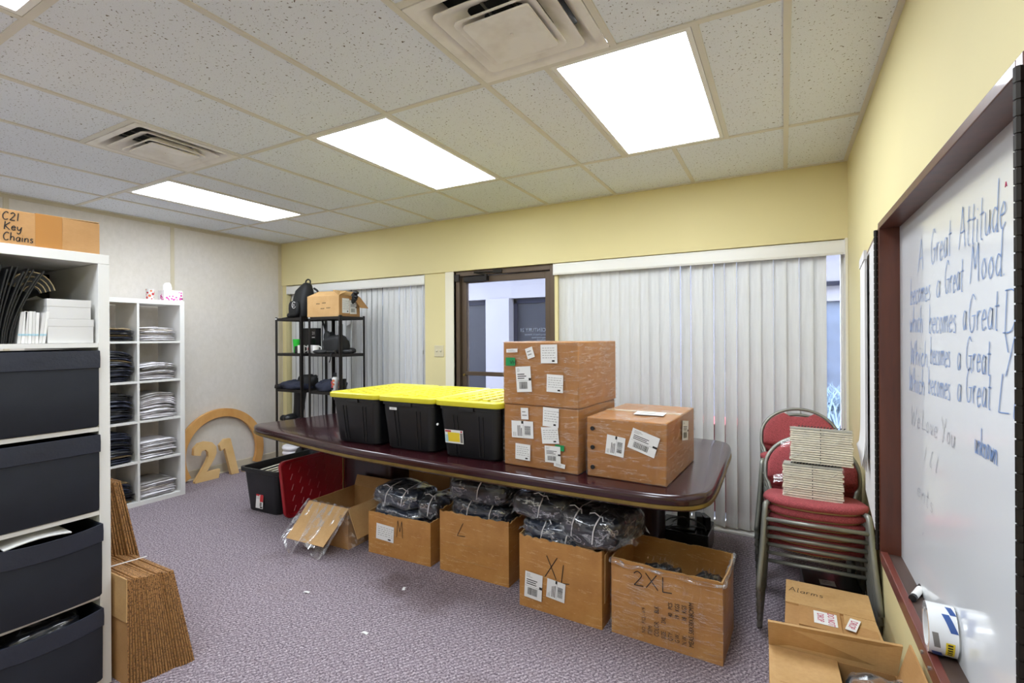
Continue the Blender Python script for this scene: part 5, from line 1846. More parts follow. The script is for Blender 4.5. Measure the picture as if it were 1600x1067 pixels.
# ------------------------------------------------------------------ wire shelving by the back wall
def wire_shelves():
    LV = [.14, .565, .925, 1.312, 1.69]

    def unit(label, x0, x1):
        t = thing('metal_shelf', label, 'shelf', (x0, 3.49, 0), 0, 'black metal shelves by the back wall')
        w, d = x1 - x0, .33
        for (x, y) in ((0, 0), (w - .026, 0), (0, d - .026), (w - .026, d - .026)):
            p = MB()
            # angle-iron post
            sx = 1 if x == 0 else -1
            sy = 1 if y == 0 else -1
            cx, cy = (x if x == 0 else x + .026), (y if y == 0 else y + .026)
            p.box(min(cx, cx + sx * .026), max(cx, cx + sx * .026), min(cy, cy + sy * .004), max(cy, cy + sy * .004), 0, 1.70)
            p.box(min(cx, cx + sx * .004), max(cx, cx + sx * .004), min(cy, cy + sy * .026), max(cy, cy + sy * .026), 0, 1.70)
            p.build('post', M['black_metal'], t)
        for z in LV:
            s = MB()
            s.box(.004, w - .004, .004, d - .004, z - .004, z)
            s.box(.004, w - .004, .004, .008, z - .03, z - .004).box(.004, w - .004, d - .008, d - .004, z - .03, z - .004)
            s.box(.004, .008, .008, d - .008, z - .03, z - .004).box(w - .008, w - .004, .008, d - .008, z - .03, z - .004)
            s.build('shelf_board', M['black_metal'], t)
        MB().box(.0, .028, -.001, 0, 1.675, 1.69).build('price_tag', M['label_white'], t)
        return t
    unit('black metal shelf nearest the wallpapered wall, backpack on top', -4.855, -4.43)
    unit('black metal shelf beside the totes, cardboard box on top', -4.325, -3.855)
    y0 = 3.49
    # --- backpack on top
    z = 1.6905
    t = thing('backpack', 'black backpack with a round 21 emblem on the metal shelf', 'backpack', (-4.60, y0 + .17, z), math.radians(-6))
    m = MB()
    rings = []
    for zz, w, f, b in ((0, .10, -.085, .07), (.02, .115, -.10, .08), (.12, .115, -.105, .085), (.22, .108, -.09, .085), (.30, .095, -.065, .08), (.355, .07, -.03, .07), (.385, .03, .0, .05)):
        r = []
        for i in range(20):
            a = 2 * PI * i / 20
            c, s = math.cos(a), math.sin(a)
            x = w * math.copysign(abs(c) ** .6, c)
            y = (f + b) / 2 + (b - f) / 2 * math.copysign(abs(s) ** .6, s)
            k = .006 * noise.noise(Vector((x * 14, y * 14, zz * 14)))
            r.append((x + k, y + k, zz + (.02 * (x / .1) if zz > .3 else 0)))
        rings.append(r)
    m.loft(rings)
    m.build('body', M['black_cloth'], t, smooth=True)
    MB().blob(.085, .03, .085, 18, 10, .6, (0, -.115, .10)).build('front_pocket', M['black_cloth'], t, smooth=True)
    MB().tube(smooth([(-.03, .05, .36), (-.04, .05, .41), (0, .05, .43), (.04, .05, .41), (.03, .05, .36)], 5), .008, 8).build('handle', M['black_cloth'], t)
    for s in (-1, 1):
        MB().tube(smooth([(s * .07, .075, .33), (s * .125, .09, .28), (s * .13, .07, .14), (s * .10, .05, .02)], 5), .012, 6).build('strap', M['black_cloth'], t)
    e = MB()
    e.M = FRONT(.05, -.152, .135)
    e.tube([(.034 * math.cos(i * PI / 12), .034 * math.sin(i * PI / 12), 0) for i in range(3, 23)], .003, 6)
    e.build('emblem_ring', M['paper_grey'], t)
    text('21', FRONT(.031, -.1535, .12), .042, M['paper_grey'], t, 'emblem_text')
    MB().tube(smooth([(-.115, -.07, .26), (-.117, -.095, .16), (-.1, -.1, .03)], 5), .003, 6).build('zip', M['hinge'], t)
    c = thing('cap', 'black peaked cap lying at the foot of the backpack', 'cap', (-4.735, y0 + .075, z), .4)
    MB().blob(.06, .055, .035, 18, 10, .9, (.05, 0, .03), flat=.8).build('crown', M['black_cloth'], c, smooth=True)
    MB().sheet(lambda u, v: (-.07 + .085 * u, (v - .5) * .11 * (.5 + u * .6), .006 + .012 * u - .012 * (2 * v - 1) ** 2), 8, 8, .004).build('peak', M['black_cloth'], c, smooth=True)
    # --- open box on top of the second unit
    t = thing('cardboard_box', 'small open carton with two labels on top of the metal shelf', 'box', (-4.11, y0 + .005, z), math.radians(4))
    w, d, h = .43, .30, .21
    MB().box(-w / 2, w / 2, 0, .006, 0, h).build('front_wall', M['card_light'], t)
    MB().box(w / 2 - .006, w / 2, .006, d, 0, h).build('side_wall', M['card'], t)
    MB().box(-w / 2, -w / 2 + .006, .006, d, 0, h).build('side_wall', M['card'], t)
    MB().box(-w / 2, w / 2, d - .006, d, 0, h).build('back_wall', M['card'], t)
    MB().box(-w / 2, w / 2, .006, d - .006, 0, .005).build('bottom', M['card'], t)
    MB().hexa([(-w / 2, 0, h), (w / 2, 0, h), (w / 2, .006, h), (-w / 2, .006, h), (-w / 2 + .06, .09, h + .055), (w / 2 + .0, .11, h + .05), (w / 2, .116, h + .054), (-w / 2 + .06, .096, h + .059)]).build('front_flap', M['card_light'], t)
    MB().hexa([(w / 2, 0, h - .003), (w / 2 + .005, 0, h), (w / 2 + .005, d, h), (w / 2, d, h - .003), (w / 2 - .10, .02, h + .055), (w / 2 - .095, .02, h + .06), (w / 2 - .095, d, h + .06), (w / 2 - .10, d, h + .055)]).build('side_flap', M['card_light'], t)
    MB().hexa([(w / 2 + .09, d, h - .12), (w / 2 + .095, d - .1, h - .12), (w / 2 + .10, d + .02, h - .12), (w / 2 + .095, d + .02, h - .12), (w / 2, d - .0, h), (w / 2 + .004, d - .1, h), (w / 2 + .005, d + .0, h), (w / 2, d + .005, h)]).build('back_flap', M['card'], t)
    card(t, FACE_PX(w / 2 + .0005, .095, .11), .10, .15, 0, 'form', 41)
    card(t, FACE_PX(w / 2 + .0010, .20, .10), .10, .14, .03, 'ship', 42)
    p = MB()
    rd = random.Random(6)
    for zz, xx in ((.128, -.09), (.135, -.01), (.078, -.03), (.083, .05)):
        for k in range(4):
            p.box(xx + k * .013, xx + k * .013 + .009, -.0006, 0, zz, zz + .007 + .003 * rd.random())
    p.build('pen_note', M['ink'], t)
    t = thing('umbrella', 'black folded umbrella poking out of the carton on the metal shelf', 'umbrella', (-4.02, y0 + .22, z + .01), 0)
    MB().cyl((-.08, 0, .02), (.13, .01, .225), .022, .03, n=12).build('canopy', M['black_cloth'], t, smooth=True)
    MB().blob(.03, .025, .02, 14, 8, .9, (.145, .01, .238)).build('handle', M['black_plastic'], t, smooth=True)
    t = thing('umbrella', 'second black folded umbrella lying at the far corner of the carton', 'umbrella', (-3.93, y0 + .20, z + .01), 0)
    MB().cyl((-.1, 0, .04), (.055, .02, .185), .018, .026, n=12).build('canopy', M['black_cloth'], t, smooth=True)
    MB().blob(.022, .02, .016, 14, 8, .9, (.065, .02, .195)).build('handle', M['black_plastic'], t, smooth=True)

    # --- upper shelf: bottles, mugs, bags
    z = 1.3125
    t = thing('gift_box', 'tall black box with small printed 21 behind the green tumbler', 'box', (-4.575, y0 + .20, z), .05)
    MB().box(-.115, .115, 0, .075, 0, .27).build('carton', M['black_gloss'], t, bevel=.002)
    text('21', FRONT(.06, -.001, .2), .045, M['paper_grey'], t, 'printed_text')
    MB().box(.06, .1, -.001, 0, .165, .172).build('printed_line', M['paper_grey'], t)
    t = thing('tumbler', 'bright green tumbler on the upper metal shelf', 'tumbler', (-4.605, y0 + .08, z), 0)
    MB().lathe([(.028, 0), (.031, .004), (.043, .15), (.041, .15), (.028, .01)], 20).build('cup', M['green_plastic'], t, auto=40)
    MB().lathe([(.022, 0), (.022, .06), (.02, .075)], 14, (.036, -.03, 0)).build('dark_sleeve', M['black_gloss'], t, auto=40)
    mug = None
    for k, (x, y, l) in enumerate(((-4.51, .06, 'white mug beside the green tumbler'), (-4.285, .06, 'white mug just inside the second metal shelf'), (-4.47, .15, 'white mug with red writing behind the first mug'))):
        if mug is None:
            t = mug = thing('mug', l, 'mug', (x, y0 + y, z), .6, 'white mugs on the metal shelves')
            MB().lathe([(.034, 0), (.037, .005), (.037, .085), (.034, .085), (.033, .006)], 20).build('cup', M['white_enamel'], t, auto=40)
            MB().tube(smooth([(.035, 0, .07), (.058, 0, .066), (.06, 0, .03), (.036, 0, .018)], 5), .005, 7).build('handle', M['white_enamel'], t)
        else:
            t = dup(mug, (x, y0 + y, z + (.0 if k < 2 else .0)), .3, l)
        if k == 2:
            MB().box(-.02, .02, -.0385, -.036, .03, .06).build('red_print', M['red_print'], t)
    t = thing('carry_bag', 'lumpy black nylon bag on the second metal shelf', 'bag', (-4.10, y0 + .15, z), 0)
    MB().blob(.135, .10, .095, 26, 16, .55, (.03, 0, .09), .03, 10, 4, .93).build('body', M['black_cloth'], t, smooth=True)
    MB().blob(.05, .06, .06, 16, 12, .6, (-.075, 0, .165), .02, 14, 6).build('flap', M['black_cloth'], t, smooth=True)
    MB().tube(smooth([(-.08, -.03, .2), (-.10, -.05, .28), (-.14, -.05, .36)], 5), .01, 6).build('strap', M['black_cloth'], t)
    for k, (x, l) in enumerate(((-4.19, 'clear acrylic award leaning behind the nylon bag'), (-4.06, 'second clear acrylic award behind the nylon bag'))):
        t = thing('acrylic_award', l, 'award', (x + .02, y0 + .275, z), 0, 'acrylic awards on the metal shelf')
        MB().hexa([(-.03, 0, 0), (.03, 0, 0), (.03, .02, 0), (-.03, .02, 0), (-.035, .01, .29), (.03, .01, .31), (.03, .025, .31), (-.035, .025, .29)]).build('plaque', M['amber_glass'], t, bevel=.003)
        MB().box(-.045, .045, -.01, .035, 0, .02).build('base', M['black_gloss'], t)
    rd = random.Random(14)
    labs = ['coiled black strap at the front edge of the metal shelf', 'small black flashlight on the metal shelf', 'black pouch on the metal shelf beside the far post', 'black glasses case on the metal shelf', 'black cable end hanging over the metal shelf edge']
    tag(MB().blob(.10, .05, .018, 18, 8, .7, (0, 0, .018), .01, 20, 1).build('strap_coil', M['black_cloth'], None, (-4.20, y0 + .055, z), smooth=True), labs[0], 'strap')
    t = thing('flashlight', labs[1], 'flashlight', (-4.03, y0 + .04, z + .018))
    MB().cyl((-.06, 0, 0), (.03, .01, 0), .013, n=12).cyl((.03, .01, 0), (.05, .012, 0), .018, n=12).build('body', M['black_plastic'], t, auto=40)
    MB().cyl((.049, .012, 0), (.052, .0125, 0), .015, n=12).build('lens', M['steel'], t)
    tag(MB().blob(.065, .04, .028, 18, 10, .6, (0, 0, .028), .008, 16, 2).build('pouch', M['black_cloth'], None, (-3.955, y0 + .22, z), smooth=True), labs[2], 'pouch')
    tag(MB().blob(.05, .025, .02, 18, 10, .6, (0, 0, .02)).build('glasses_case', M['black_plastic'], None, (-3.90, y0 + .13, z), .3, smooth=True), labs[3], 'case')
    tag(MB().tube(smooth([(-3.99, y0 + .02, z + .006), (-3.985, y0 - .006, z - .0), (-3.985, y0 - .012, z - .05), (-4.0, y0 - .012, z - .085)], 5), .005, 6).build('cable', M['black_plastic']), labs[4], 'cable')

    # --- clothing layer on the middle shelf
    z = .9255

    def cloth(name, label, x, y, sx, sy, sz, seed, m, cat='clothes', grp='dark clothes heaped on the metal shelves', a=.6):
        o = MB().blob(sx, sy, sz, 34, 14, .7, (0, 0, sz * .8), sz * a, 12, seed, .8).build(name, M[m], None, (x, y0 + y, z), smooth=True)
        tag(o, label, cat, grp)
    cloth('folded_trousers', 'navy trousers heaped on the middle board under the tumbler', -4.64, .13, .20, .16, .045, 1, 'navy_cloth')
    cloth('dark_sleeve', 'black sleeve drooping over the post nearest the wallpapered wall', -4.83, .05, .07, .05, .03, 2, 'black_cloth')
    cloth('folded_jacket', 'black jacket crumpled on top of the navy trousers', -4.56, .18, .12, .10, .075, 3, 'black_cloth')
    cloth('folded_trousers', 'navy trousers crumpled on the second metal shelf', -4.16, .15, .14, .14, .055, 4, 'navy_cloth', a=.9)
    t = thing('spray_bottle', 'slim printed bottle with a black cap on the second metal shelf', 'bottle', (-4.025, y0 + .08, z))
    MB().lathe([(.03, 0), (.033, .006), (.033, .125), (.022, .145), (.014, .15), (.014, .155)], 18).build('body', M['white_card'], t, auto=40)
    MB().lathe([(.017, .15), (.017, .185), (.012, .19)], 14).build('cap', M['black_plastic'], t, auto=40)
    b = MB()
    for a, zz, r, mi in ((-1.9, .09, .018, 0), (-1.3, .075, .015, 1), (-1.7, .05, .014, 0), (-1.2, .112, .013, 1), (-2.1, .115, .014, 2), (-1.55, .03, .012, 2)):
        c, s = math.cos(a), math.sin(a)
        b.cyl((c * .03, s * .03, zz), (c * .0345, s * .0345, zz), r, n=8, mat=mi)
    b.build('print', [M['red_print'], M['orange_print'], M['black_gloss']], t)
    t = thing('printed_cup', 'dark cup with an orange print beside the slim bottle', 'cup', (-3.925, y0 + .09, z))
    MB().lathe([(.032, 0), (.04, .13), (.037, .13), (.03, .006)], 18).build('cup', M['black_gloss'], t, auto=40)
    b = MB()
    for a, zz, r, mi in ((-2.0, .05, .016, 0), (-1.7, .075, .012, 1), (-2.2, .095, .011, 1), (-1.6, .03, .012, 0)):
        c, s = math.cos(a), math.sin(a)
        b.cyl((c * .03, s * .03, zz), (c * (.036 + zz * .05), s * (.036 + zz * .05), zz), r, n=8, mat=mi)
    b.build('print', [M['orange_print'], M['red_print']], t)
    # --- lower board: boot and clothes
    z = .5655
    t = thing('tall_boot', 'tall black rubber boot standing on the lower metal board', 'boot', (-4.66, y0 + .12, z))
    m = MB()
    m.blob(.055, .12, .045, 20, 12, .75, (-.02, -.03, .045), flat=.95)
    m.build('foot', M['black_plastic'], t, smooth=True)
    m = MB()
    rings = []
    for zz, r, dx in ((.03, .06, -.01), (.10, .058, 0), (.2, .062, .015), (.325, .07, .03)):
        rings.append([(dx + r * math.cos(2 * PI * i / 16), .02 + r * .9 * math.sin(2 * PI * i / 16), zz) for i in range(16)])
    m.loft(rings)
    m.build('shaft', M['black_plastic'], t, auto=50)
    cloth('garment', 'black garment flattened at the toe of the tall boot', -4.80, .10, .06, .07, .035, 6, 'black_cloth')
    cloth('glove_pair', 'black and white gloves on the lower board beside the boot', -4.535, .09, .07, .07, .03, 7, 'black_shirt')
    cloth('garment', 'black folded top on the lower board of the second shelf', -4.22, .15, .09, .13, .05, 8, 'black_cloth')
    # --- bottom board: white and black cloths
    z = .1405
    for k, (x, l, m) in enumerate(((-4.72, 'white cloth folded on the bottom metal board, lowest', 'white_cloth'), (-4.715, 'white cloth folded on the bottom metal board, in the middle', 'white_cloth'), (-4.725, 'white cloth folded on the bottom metal board, uppermost', 'white_cloth'))):
        o = MB().blob(.115, .13, .03, 30, 12, .6, (0, 0, .028), .012, 10, 12 + k, .9).build('folded_cloth', M[m], None, (x, y0 + .15, z + .054 * k), smooth=True)
        tag(o, l, 'cloth', 'white cloths on the bottom metal board')
    o = MB().blob(.075, .13, .085, 26, 14, .6, (0, 0, .08), .02, 9, 22, .93).build('black_bundle', M['black_cloth'], None, (-4.53, y0 + .15, z), smooth=True)
    tag(o, 'black bundle of cloth beside the white cloths on the bottom board', 'clothes')
    # white sheet of paper lying on the table near the shelves
    o = MB().sheet(lambda u, v: (-.13 + .26 * u, -.10 + .2 * v, .002 + .05 * u * u * (1 - v * .4)), 8, 6, .0015).build('white_paper', M['paper'], None, (-3.02, 3.22, TZ + .001), .5)
    tag(o, 'curled sheet of white paper on the table behind the totes', 'paper')


# ------------------------------------------------------------------ stacked chairs
def chairs():
    def make(name, label, grp):
        t = thing(name, label, 'chair', (0, 0, 0), 0, grp)
        SZ = .45
        m = MB()
        # cushion: rounded front, slightly dished

        def ring(k, z):
            pts = []
            for i in range(28):
                a = 2 * PI * i / 28
                c, s = math.cos(a), math.sin(a)
                x = .226 * math.copysign(abs(c) ** .5, c)
                y = .20 + .205 * math.copysign(abs(s) ** .5, s)
                if s < 0:
                    y -= .014 * (1 - (x / .226) ** 2)
                x *= 1 - .10 * max(0, (y - .1)) / .3
                dz = -.010 * (1 - (x / .226) ** 2) + .008 * max(0, (.1 - y)) * -4
                pts.append((x * k, .2 + (y - .2) * k, z + dz))
            return pts
        m.loft([ring(.93, SZ - .036), ring(.985, SZ - .031), ring(1.0, SZ - .02), ring(.985, SZ - .007), ring(.93, SZ), ring(.6, SZ + .002)])
        m.build('seat', M['red_fabric'], t, smooth=True)
        m = MB()
        m.loft([ring(.90, SZ - .043), ring(.92, SZ - .0365)])
        m.build('seat_shell', M['seat_shell'], t)
        # back: rounded top with a hand hole under the arch
        th = .028
        arch = []
        NB = 30
        bw, bz0, bz1, zt = .212, .485, .55, .735
        for i in range(NB + 1):
            a = PI * i / NB
            arch.append((bw * math.cos(a), bz1 + (zt - bz1) * math.sin(a)))

        def back_y(z):
            return .385 + (z - .45) * .22
        # panel between lower edge and arch, notched at the top middle
        out = [(-bw * .96, bz0), (-bw, bz0 + .03)]
        body = []
        cols = 24
        vs_f, vs_b = [], []
        m = MB()
        rings = []
        for i in range(cols + 1):
            x = -bw * .985 + 2 * bw * .985 * i / cols
            top = bz1 + (zt - .008 - bz1) * max(0, 1 - (x / bw) ** 2) ** .5
            n = abs(x)
            if n < .095:
                k = min(1, (.095 - n) / .04)
                top = min(top, zt - .012 - .034 * k)
            lo = bz0 + .012 * (x / bw) ** 2
            r = []
            for s in range(7):
                f = s / 6
                z = lo + (top - lo) * f
                pad = math.sin(PI * min(1, max(0, f))) ** .35 * .012
                r.append((x, back_y(z) - pad - .006 + .012 * (x / bw) ** 2 * -1, z))
            for s in range(6, -1, -1):
                f = s / 6
                z = lo + (top - lo) * f
                r.append((x, back_y(z) + .010 - .012 * (x / bw) ** 2, z))
            rings.append(r)
        m.loft(rings)
        m.build('backrest', M['red_fabric'], t, smooth=True)
        fr = [(-.19, .36, .415), (-.205, .385, .47), (-bw - .008, back_y(.50), .50)] + [(-x * 1.04, back_y(z), z + .004) for x, z in arch] + [(bw + .008, back_y(.50), .50), (.205, .385, .47), (.19, .36, .415)]
        MB().tube(smooth(fr, 2), .010, 8).build('back_frame', M['chair_frame'], t, smooth=True)
        for s in (-1, 1):
            MB().tube(smooth([(s * .192, .07, .411), (s * .204, .03, .407), (s * .211, .008, .385), (s * .224, -.006, .19), (s * .240, -.022, .0)], 4), .0125, 8).build('leg', M['chair_frame'], t, smooth=True)
            MB().tube(smooth([(s * .19, .345, .41), (s * .205, .385, .385), (s * .220, .42, .2), (s * .232, .455, .0)], 4), .0125, 8).build('leg', M['chair_frame'], t, smooth=True)
            MB().tube([(s * .200, .055, .4105), (s * .190, .36, .4105)], .011, 8).build('side_rail', M['chair_frame'], t, smooth=True)
        MB().tube([(-.214, .003, .335), (.214, .003, .335)], .010, 8).build('crossbar', M['chair_frame'], t, smooth=True)
        MB().tube([(-.200, .33, .408), (.200, .33, .408)], .009, 8).build('rear_bar', M['chair_frame'], t, smooth=True)
        return t
    names = ['bottom', 'second from the bottom', 'third from the bottom', 'fourth from the bottom', 'fifth from the bottom', 'sixth from the bottom', 'seventh from the bottom']
    first = None
    N = 6

    def place(o, x, yf, zf, tilt, rz=0):
        # the seat's front edge at (x, yf, zf), tipped back by tilt
        o.rotation_euler = (-tilt, 0, rz)
        c, q = math.cos(tilt), math.sin(tilt)
        o.location = (x, yf - .45 * q, zf - .45 * c)
    for k in range(N):
        lab = 'red padded stacking chair, %s in the stack under the bundled catalogs' % names[k] if k < N - 1 else 'red padded stacking chair topping the stack and carrying the bundled catalogs'
        if first is None:
            o = first = make('stacking_chair', lab, 'front stack of red chairs by the whiteboard')
        else:
            o = dup(first, (0, 0, 0), 0, lab)
        place(o, .128, 2.80 - .010 * k, .455 + .0455 * k, math.radians(1.75 * k))
    for k in range(7):
        lab = 'red padded chair, %s in the stack nearest the blind' % names[k] if k < 6 else 'red padded chair topping the stack nearest the blind, back rising highest'
        o = dup(first, (0, 0, 0), 0, lab, 'rear stack of red chairs by the blind')
        place(o, .095, 3.40 - .010 * k, .455 + .051 * k, math.radians(1.5 * k), math.radians(.8))
    # two film-wrapped bundles of ring-bound catalogs on the top seat
    zb = .664

    def bundle(label, x, y, z, w, d, h, n, rz, seed):
        t = thing('catalog_bundle', label, 'books', (x, y, z), rz, 'film-wrapped catalog bundles on the top chair')
        t.rotation_euler = (math.radians(-8.5), 0, rz)
        rd = random.Random(seed)
        hh = h / n
        for k in range(n):
            o = rd.uniform(-.004, .004)
            m = MB().box(-w / 2 + o, w / 2 + o, rd.uniform(0, .004), d, k * hh, (k + 1) * hh - .0022)
            m.build('catalog', M['catalog'] if k < n - 1 else M['catalog_cover'], t)
        f = MB()
        e = .004
        f.loft([[(sx * (w / 2 + e), yy, zz) for sx, yy in ((-1, -e), (0, -e - .003), (1, -e), (1, d + e), (-1, d + e))] for zz in (.001, h * .5, h + .002)] , cap0=False)
        f.sheet(lambda u, v: (-w / 2 - .004 - .04 * v, .01 + .03 * u, h * .42 + .035 * u - .01 * v), 2, 3)
        f.build('stretch_film', M['film'], t)
        s = MB()
        for q in range(10):
            s.tube([(.0, -.0055, (q + .3) * h / 10), (.0, -.0055, (q + .75) * h / 10)], .0018, 5)
        for q in range(15):
            xx = -w * .36 + q * w * .052
            s.tube([(xx, -.003, h + .0035), (xx + .004, .012, h + .006)], .0026, 5)
        s.build('spiral_binding', M['ink'], t)
        p = MB()
        for (x0, z0, x1, z1, r) in ((-w * .12, h * .26, w * .1, h * .42, .008), (w * .2, h * .55, w * .48, h * .9, .005), (-w * .5, h * .05, -w * .2, h * .4, .004), (-w * .02, h * .78, w * .15, h * .88, .007)):
            p.hexa([(x0, -.0085, z0), (x1, -.0085, z1), (x1, -.0075, z1), (x0, -.0075, z0), (x0, -.0085, z0 + r), (x1, -.0085, z1 + r), (x1, -.0075, z1 + r), (x0, -.0075, z0 + r)])
        p.build('film_fold', M['plastic_sheet'], t)
        return t
    bundle('lower film-wrapped bundle of spiral catalogs on the top chair seat', .122, 2.83, zb, .253, .20, .165, 15, math.radians(-2), 1)
    bundle('upper film-wrapped bundle of spiral catalogs, set askew on the lower one', .158, 2.866, zb + .169, .262, .20, .175, 16, math.radians(-5), 2)


# ------------------------------------------------------------------ cartons under and before the chairs
def right_cartons():
    t = thing('cardboard_box', 'flap-topped carton marked Alarms under the front chair stack', 'box', (.157, 2.27, 0), math.radians(-1))
    w, d, h = .315, .385, .325
    MB().box(-w / 2, w / 2, 0, d, 0, h - .008).build('carton', M['card'], t, bevel=.003)
    MB().box(-w / 2, w / 2, d * .42, d, h - .0078, h).build('rear_flap', M['card_light'], t)
    MB().hexa([(-w / 2 + .05, -.0, h - .007), (w * .12, -.0, h - .007), (w * .12, d * .415, h - .007), (-w / 2 + .05, d * .415, h - .007), (-w / 2 + .05, -.0, h - .001), (w * .12, .0, h - .001), (w * .12, d * .415, h - .0005), (-w / 2 + .05, d * .415, h - .0005)]).build('front_flap', M['card'], t)
    MB().hexa([(w * .16, -.03, h - .03), (w / 2 + .02, -.05, h - .03), (w / 2, d * .415, h - .007), (w * .16, d * .415, h - .007), (w * .16, -.03, h - .024), (w / 2 + .02, -.05, h - .024), (w / 2, d * .415, h - .0005), (w * .16, d * .415, h - .0005)]).build('front_flap', M['card_light'], t)
    hand('Alarms', FACE_UP(-w / 2 + .012, d * .70, h + .0004), .042, M['ink'], t, r=.0013, width=.95, rise=-.04)
    for x, mm, rz in ((-.015, ('DO NOT', 'DROP'), -PI / 2), (.077, ('DROP',), -PI / 2 - .25)):
        s = MB()
        s.M = FACE_UP(x, d * .22, h + .0005) @ Matrix.Rotation(rz, 4, 'Z')
        s.box(-.05, .05, -.04 if len(mm) > 1 else -.018, .04 if len(mm) > 1 else .018, 0, .0008)
        so = s.build('warning_sticker', M['label_white'], t)
        for i, b in enumerate(mm):
            text(b, s.M @ Matrix.Translation((0, (.008 - .036 * i) if len(mm) > 1 else -.012, .001)), .034, M['red_ink'], so, 'sticker_text', align='CENTER', sx=.72)
    # dark case with a pale label under the rear stack
    t = thing('equipment_case', 'black case with a pale label on the carpet beneath the chairs', 'case', (.20, 3.02, 0), math.radians(4))
    MB().box(-.11, .15, 0, .24, 0, .17).build('case', M['black_gloss'], t, bevel=.006)
    card(t, FACE_UP(.0, .05, .1705), .07, .06, 0, 'plain', 61)
    card(t, FRONT(.0, -.0005, .12), .07, .05, 0, 'plain', 62)
    # open carton nearest the viewer
    t = thing('cardboard_box', 'open carton nearest the whiteboard tray with its rear flap standing up', 'box', (.150, 1.545, 0), math.radians(2))
    w, d, h, th = .37, .46, .36, .006
    MB().box(-w / 2, w / 2, 0, th, 0, h).build('front_wall', M['card'], t)
    MB().box(-w / 2, w / 2, d - th, d, 0, h).build('back_wall', M['card'], t)
    MB().box(-w / 2, -w / 2 + th, th, d - th, 0, h).build('side_wall', M['card'], t)
    MB().box(w / 2 - th, w / 2, th, d - th, 0, h).build('side_wall', M['card'], t)
    MB().box(-w / 2 + th, w / 2 - th, th, d - th, .001, .006).build('bottom', M['card'], t)
    MB().hexa([(-w / 2, d - .004, h), (w / 2, d - .004, h), (w / 2, d + .002, h), (-w / 2, d + .002, h), (-w / 2 - .003, d - .045, h + .105), (w / 2 + .015, d - .005, h + .10), (w / 2 + .015, d + .001, h + .104), (-w / 2 - .003, d - .039, h + .109)]).build('rear_flap', M['card_light'], t)
    MB().box(-w / 2, .02, .004, d - .008, h + .0005, h + .0055).build('side_flap', M['card_light'], t)
    MB().hexa([(w / 2 - .005, .02, h), (w / 2, .02, h), (w / 2, d - .02, h), (w / 2 - .005, d - .02, h), (w / 2 + .028, .02, h + .10), (w / 2 + .033, .02, h + .10), (w / 2 + .033, d - .02, h + .12), (w / 2 + .028, d - .02, h + .12)]).build('side_flap', M['card'], t)
    s = MB()
    s.box(-w / 2 + .03, .02, d * .55, d * .55 + .002, h + .0056, h + .0062)
    s.build('crease', M['card'], t)
    bag('crinkled clear bag of brown goods inside the nearest carton', .248, 1.75, .30, .085, .20, .075, 71, 'bag_brown', 0, 'bags in the carton nearest the whiteboard', fr=9)
    bag('second clear bag tucked behind the brown goods in the nearest carton', .255, 1.915, .29, .08, .07, .085, 72, 'bag_grey', 0, 'bags in the carton nearest the whiteboard', fr=14)
    # scraps on the carpet
    rd = random.Random(31)
    for k, (x, y, l) in enumerate(((-1.83, 1.80, 'white paper scrap on the carpet near the brown stain'), (-2.42, 1.93, 'white paper scrap on the carpet nearer the bins'), (-1.58, 1.42, 'pale scrap on the bare carpet in front of the XL carton'), (-1.95, 2.23, 'tiny white scrap on the carpet below the L carton'))):
        o = MB().sheet(lambda u, v: (-.018 + .036 * u, -.008 + .016 * v, .001 + .004 * math.sin(PI * u)), 4, 2, .0006).build('paper_scrap', M['paper'], None, (x, y, .001), rd.uniform(0, 3))
        tag(o, l, 'paper')


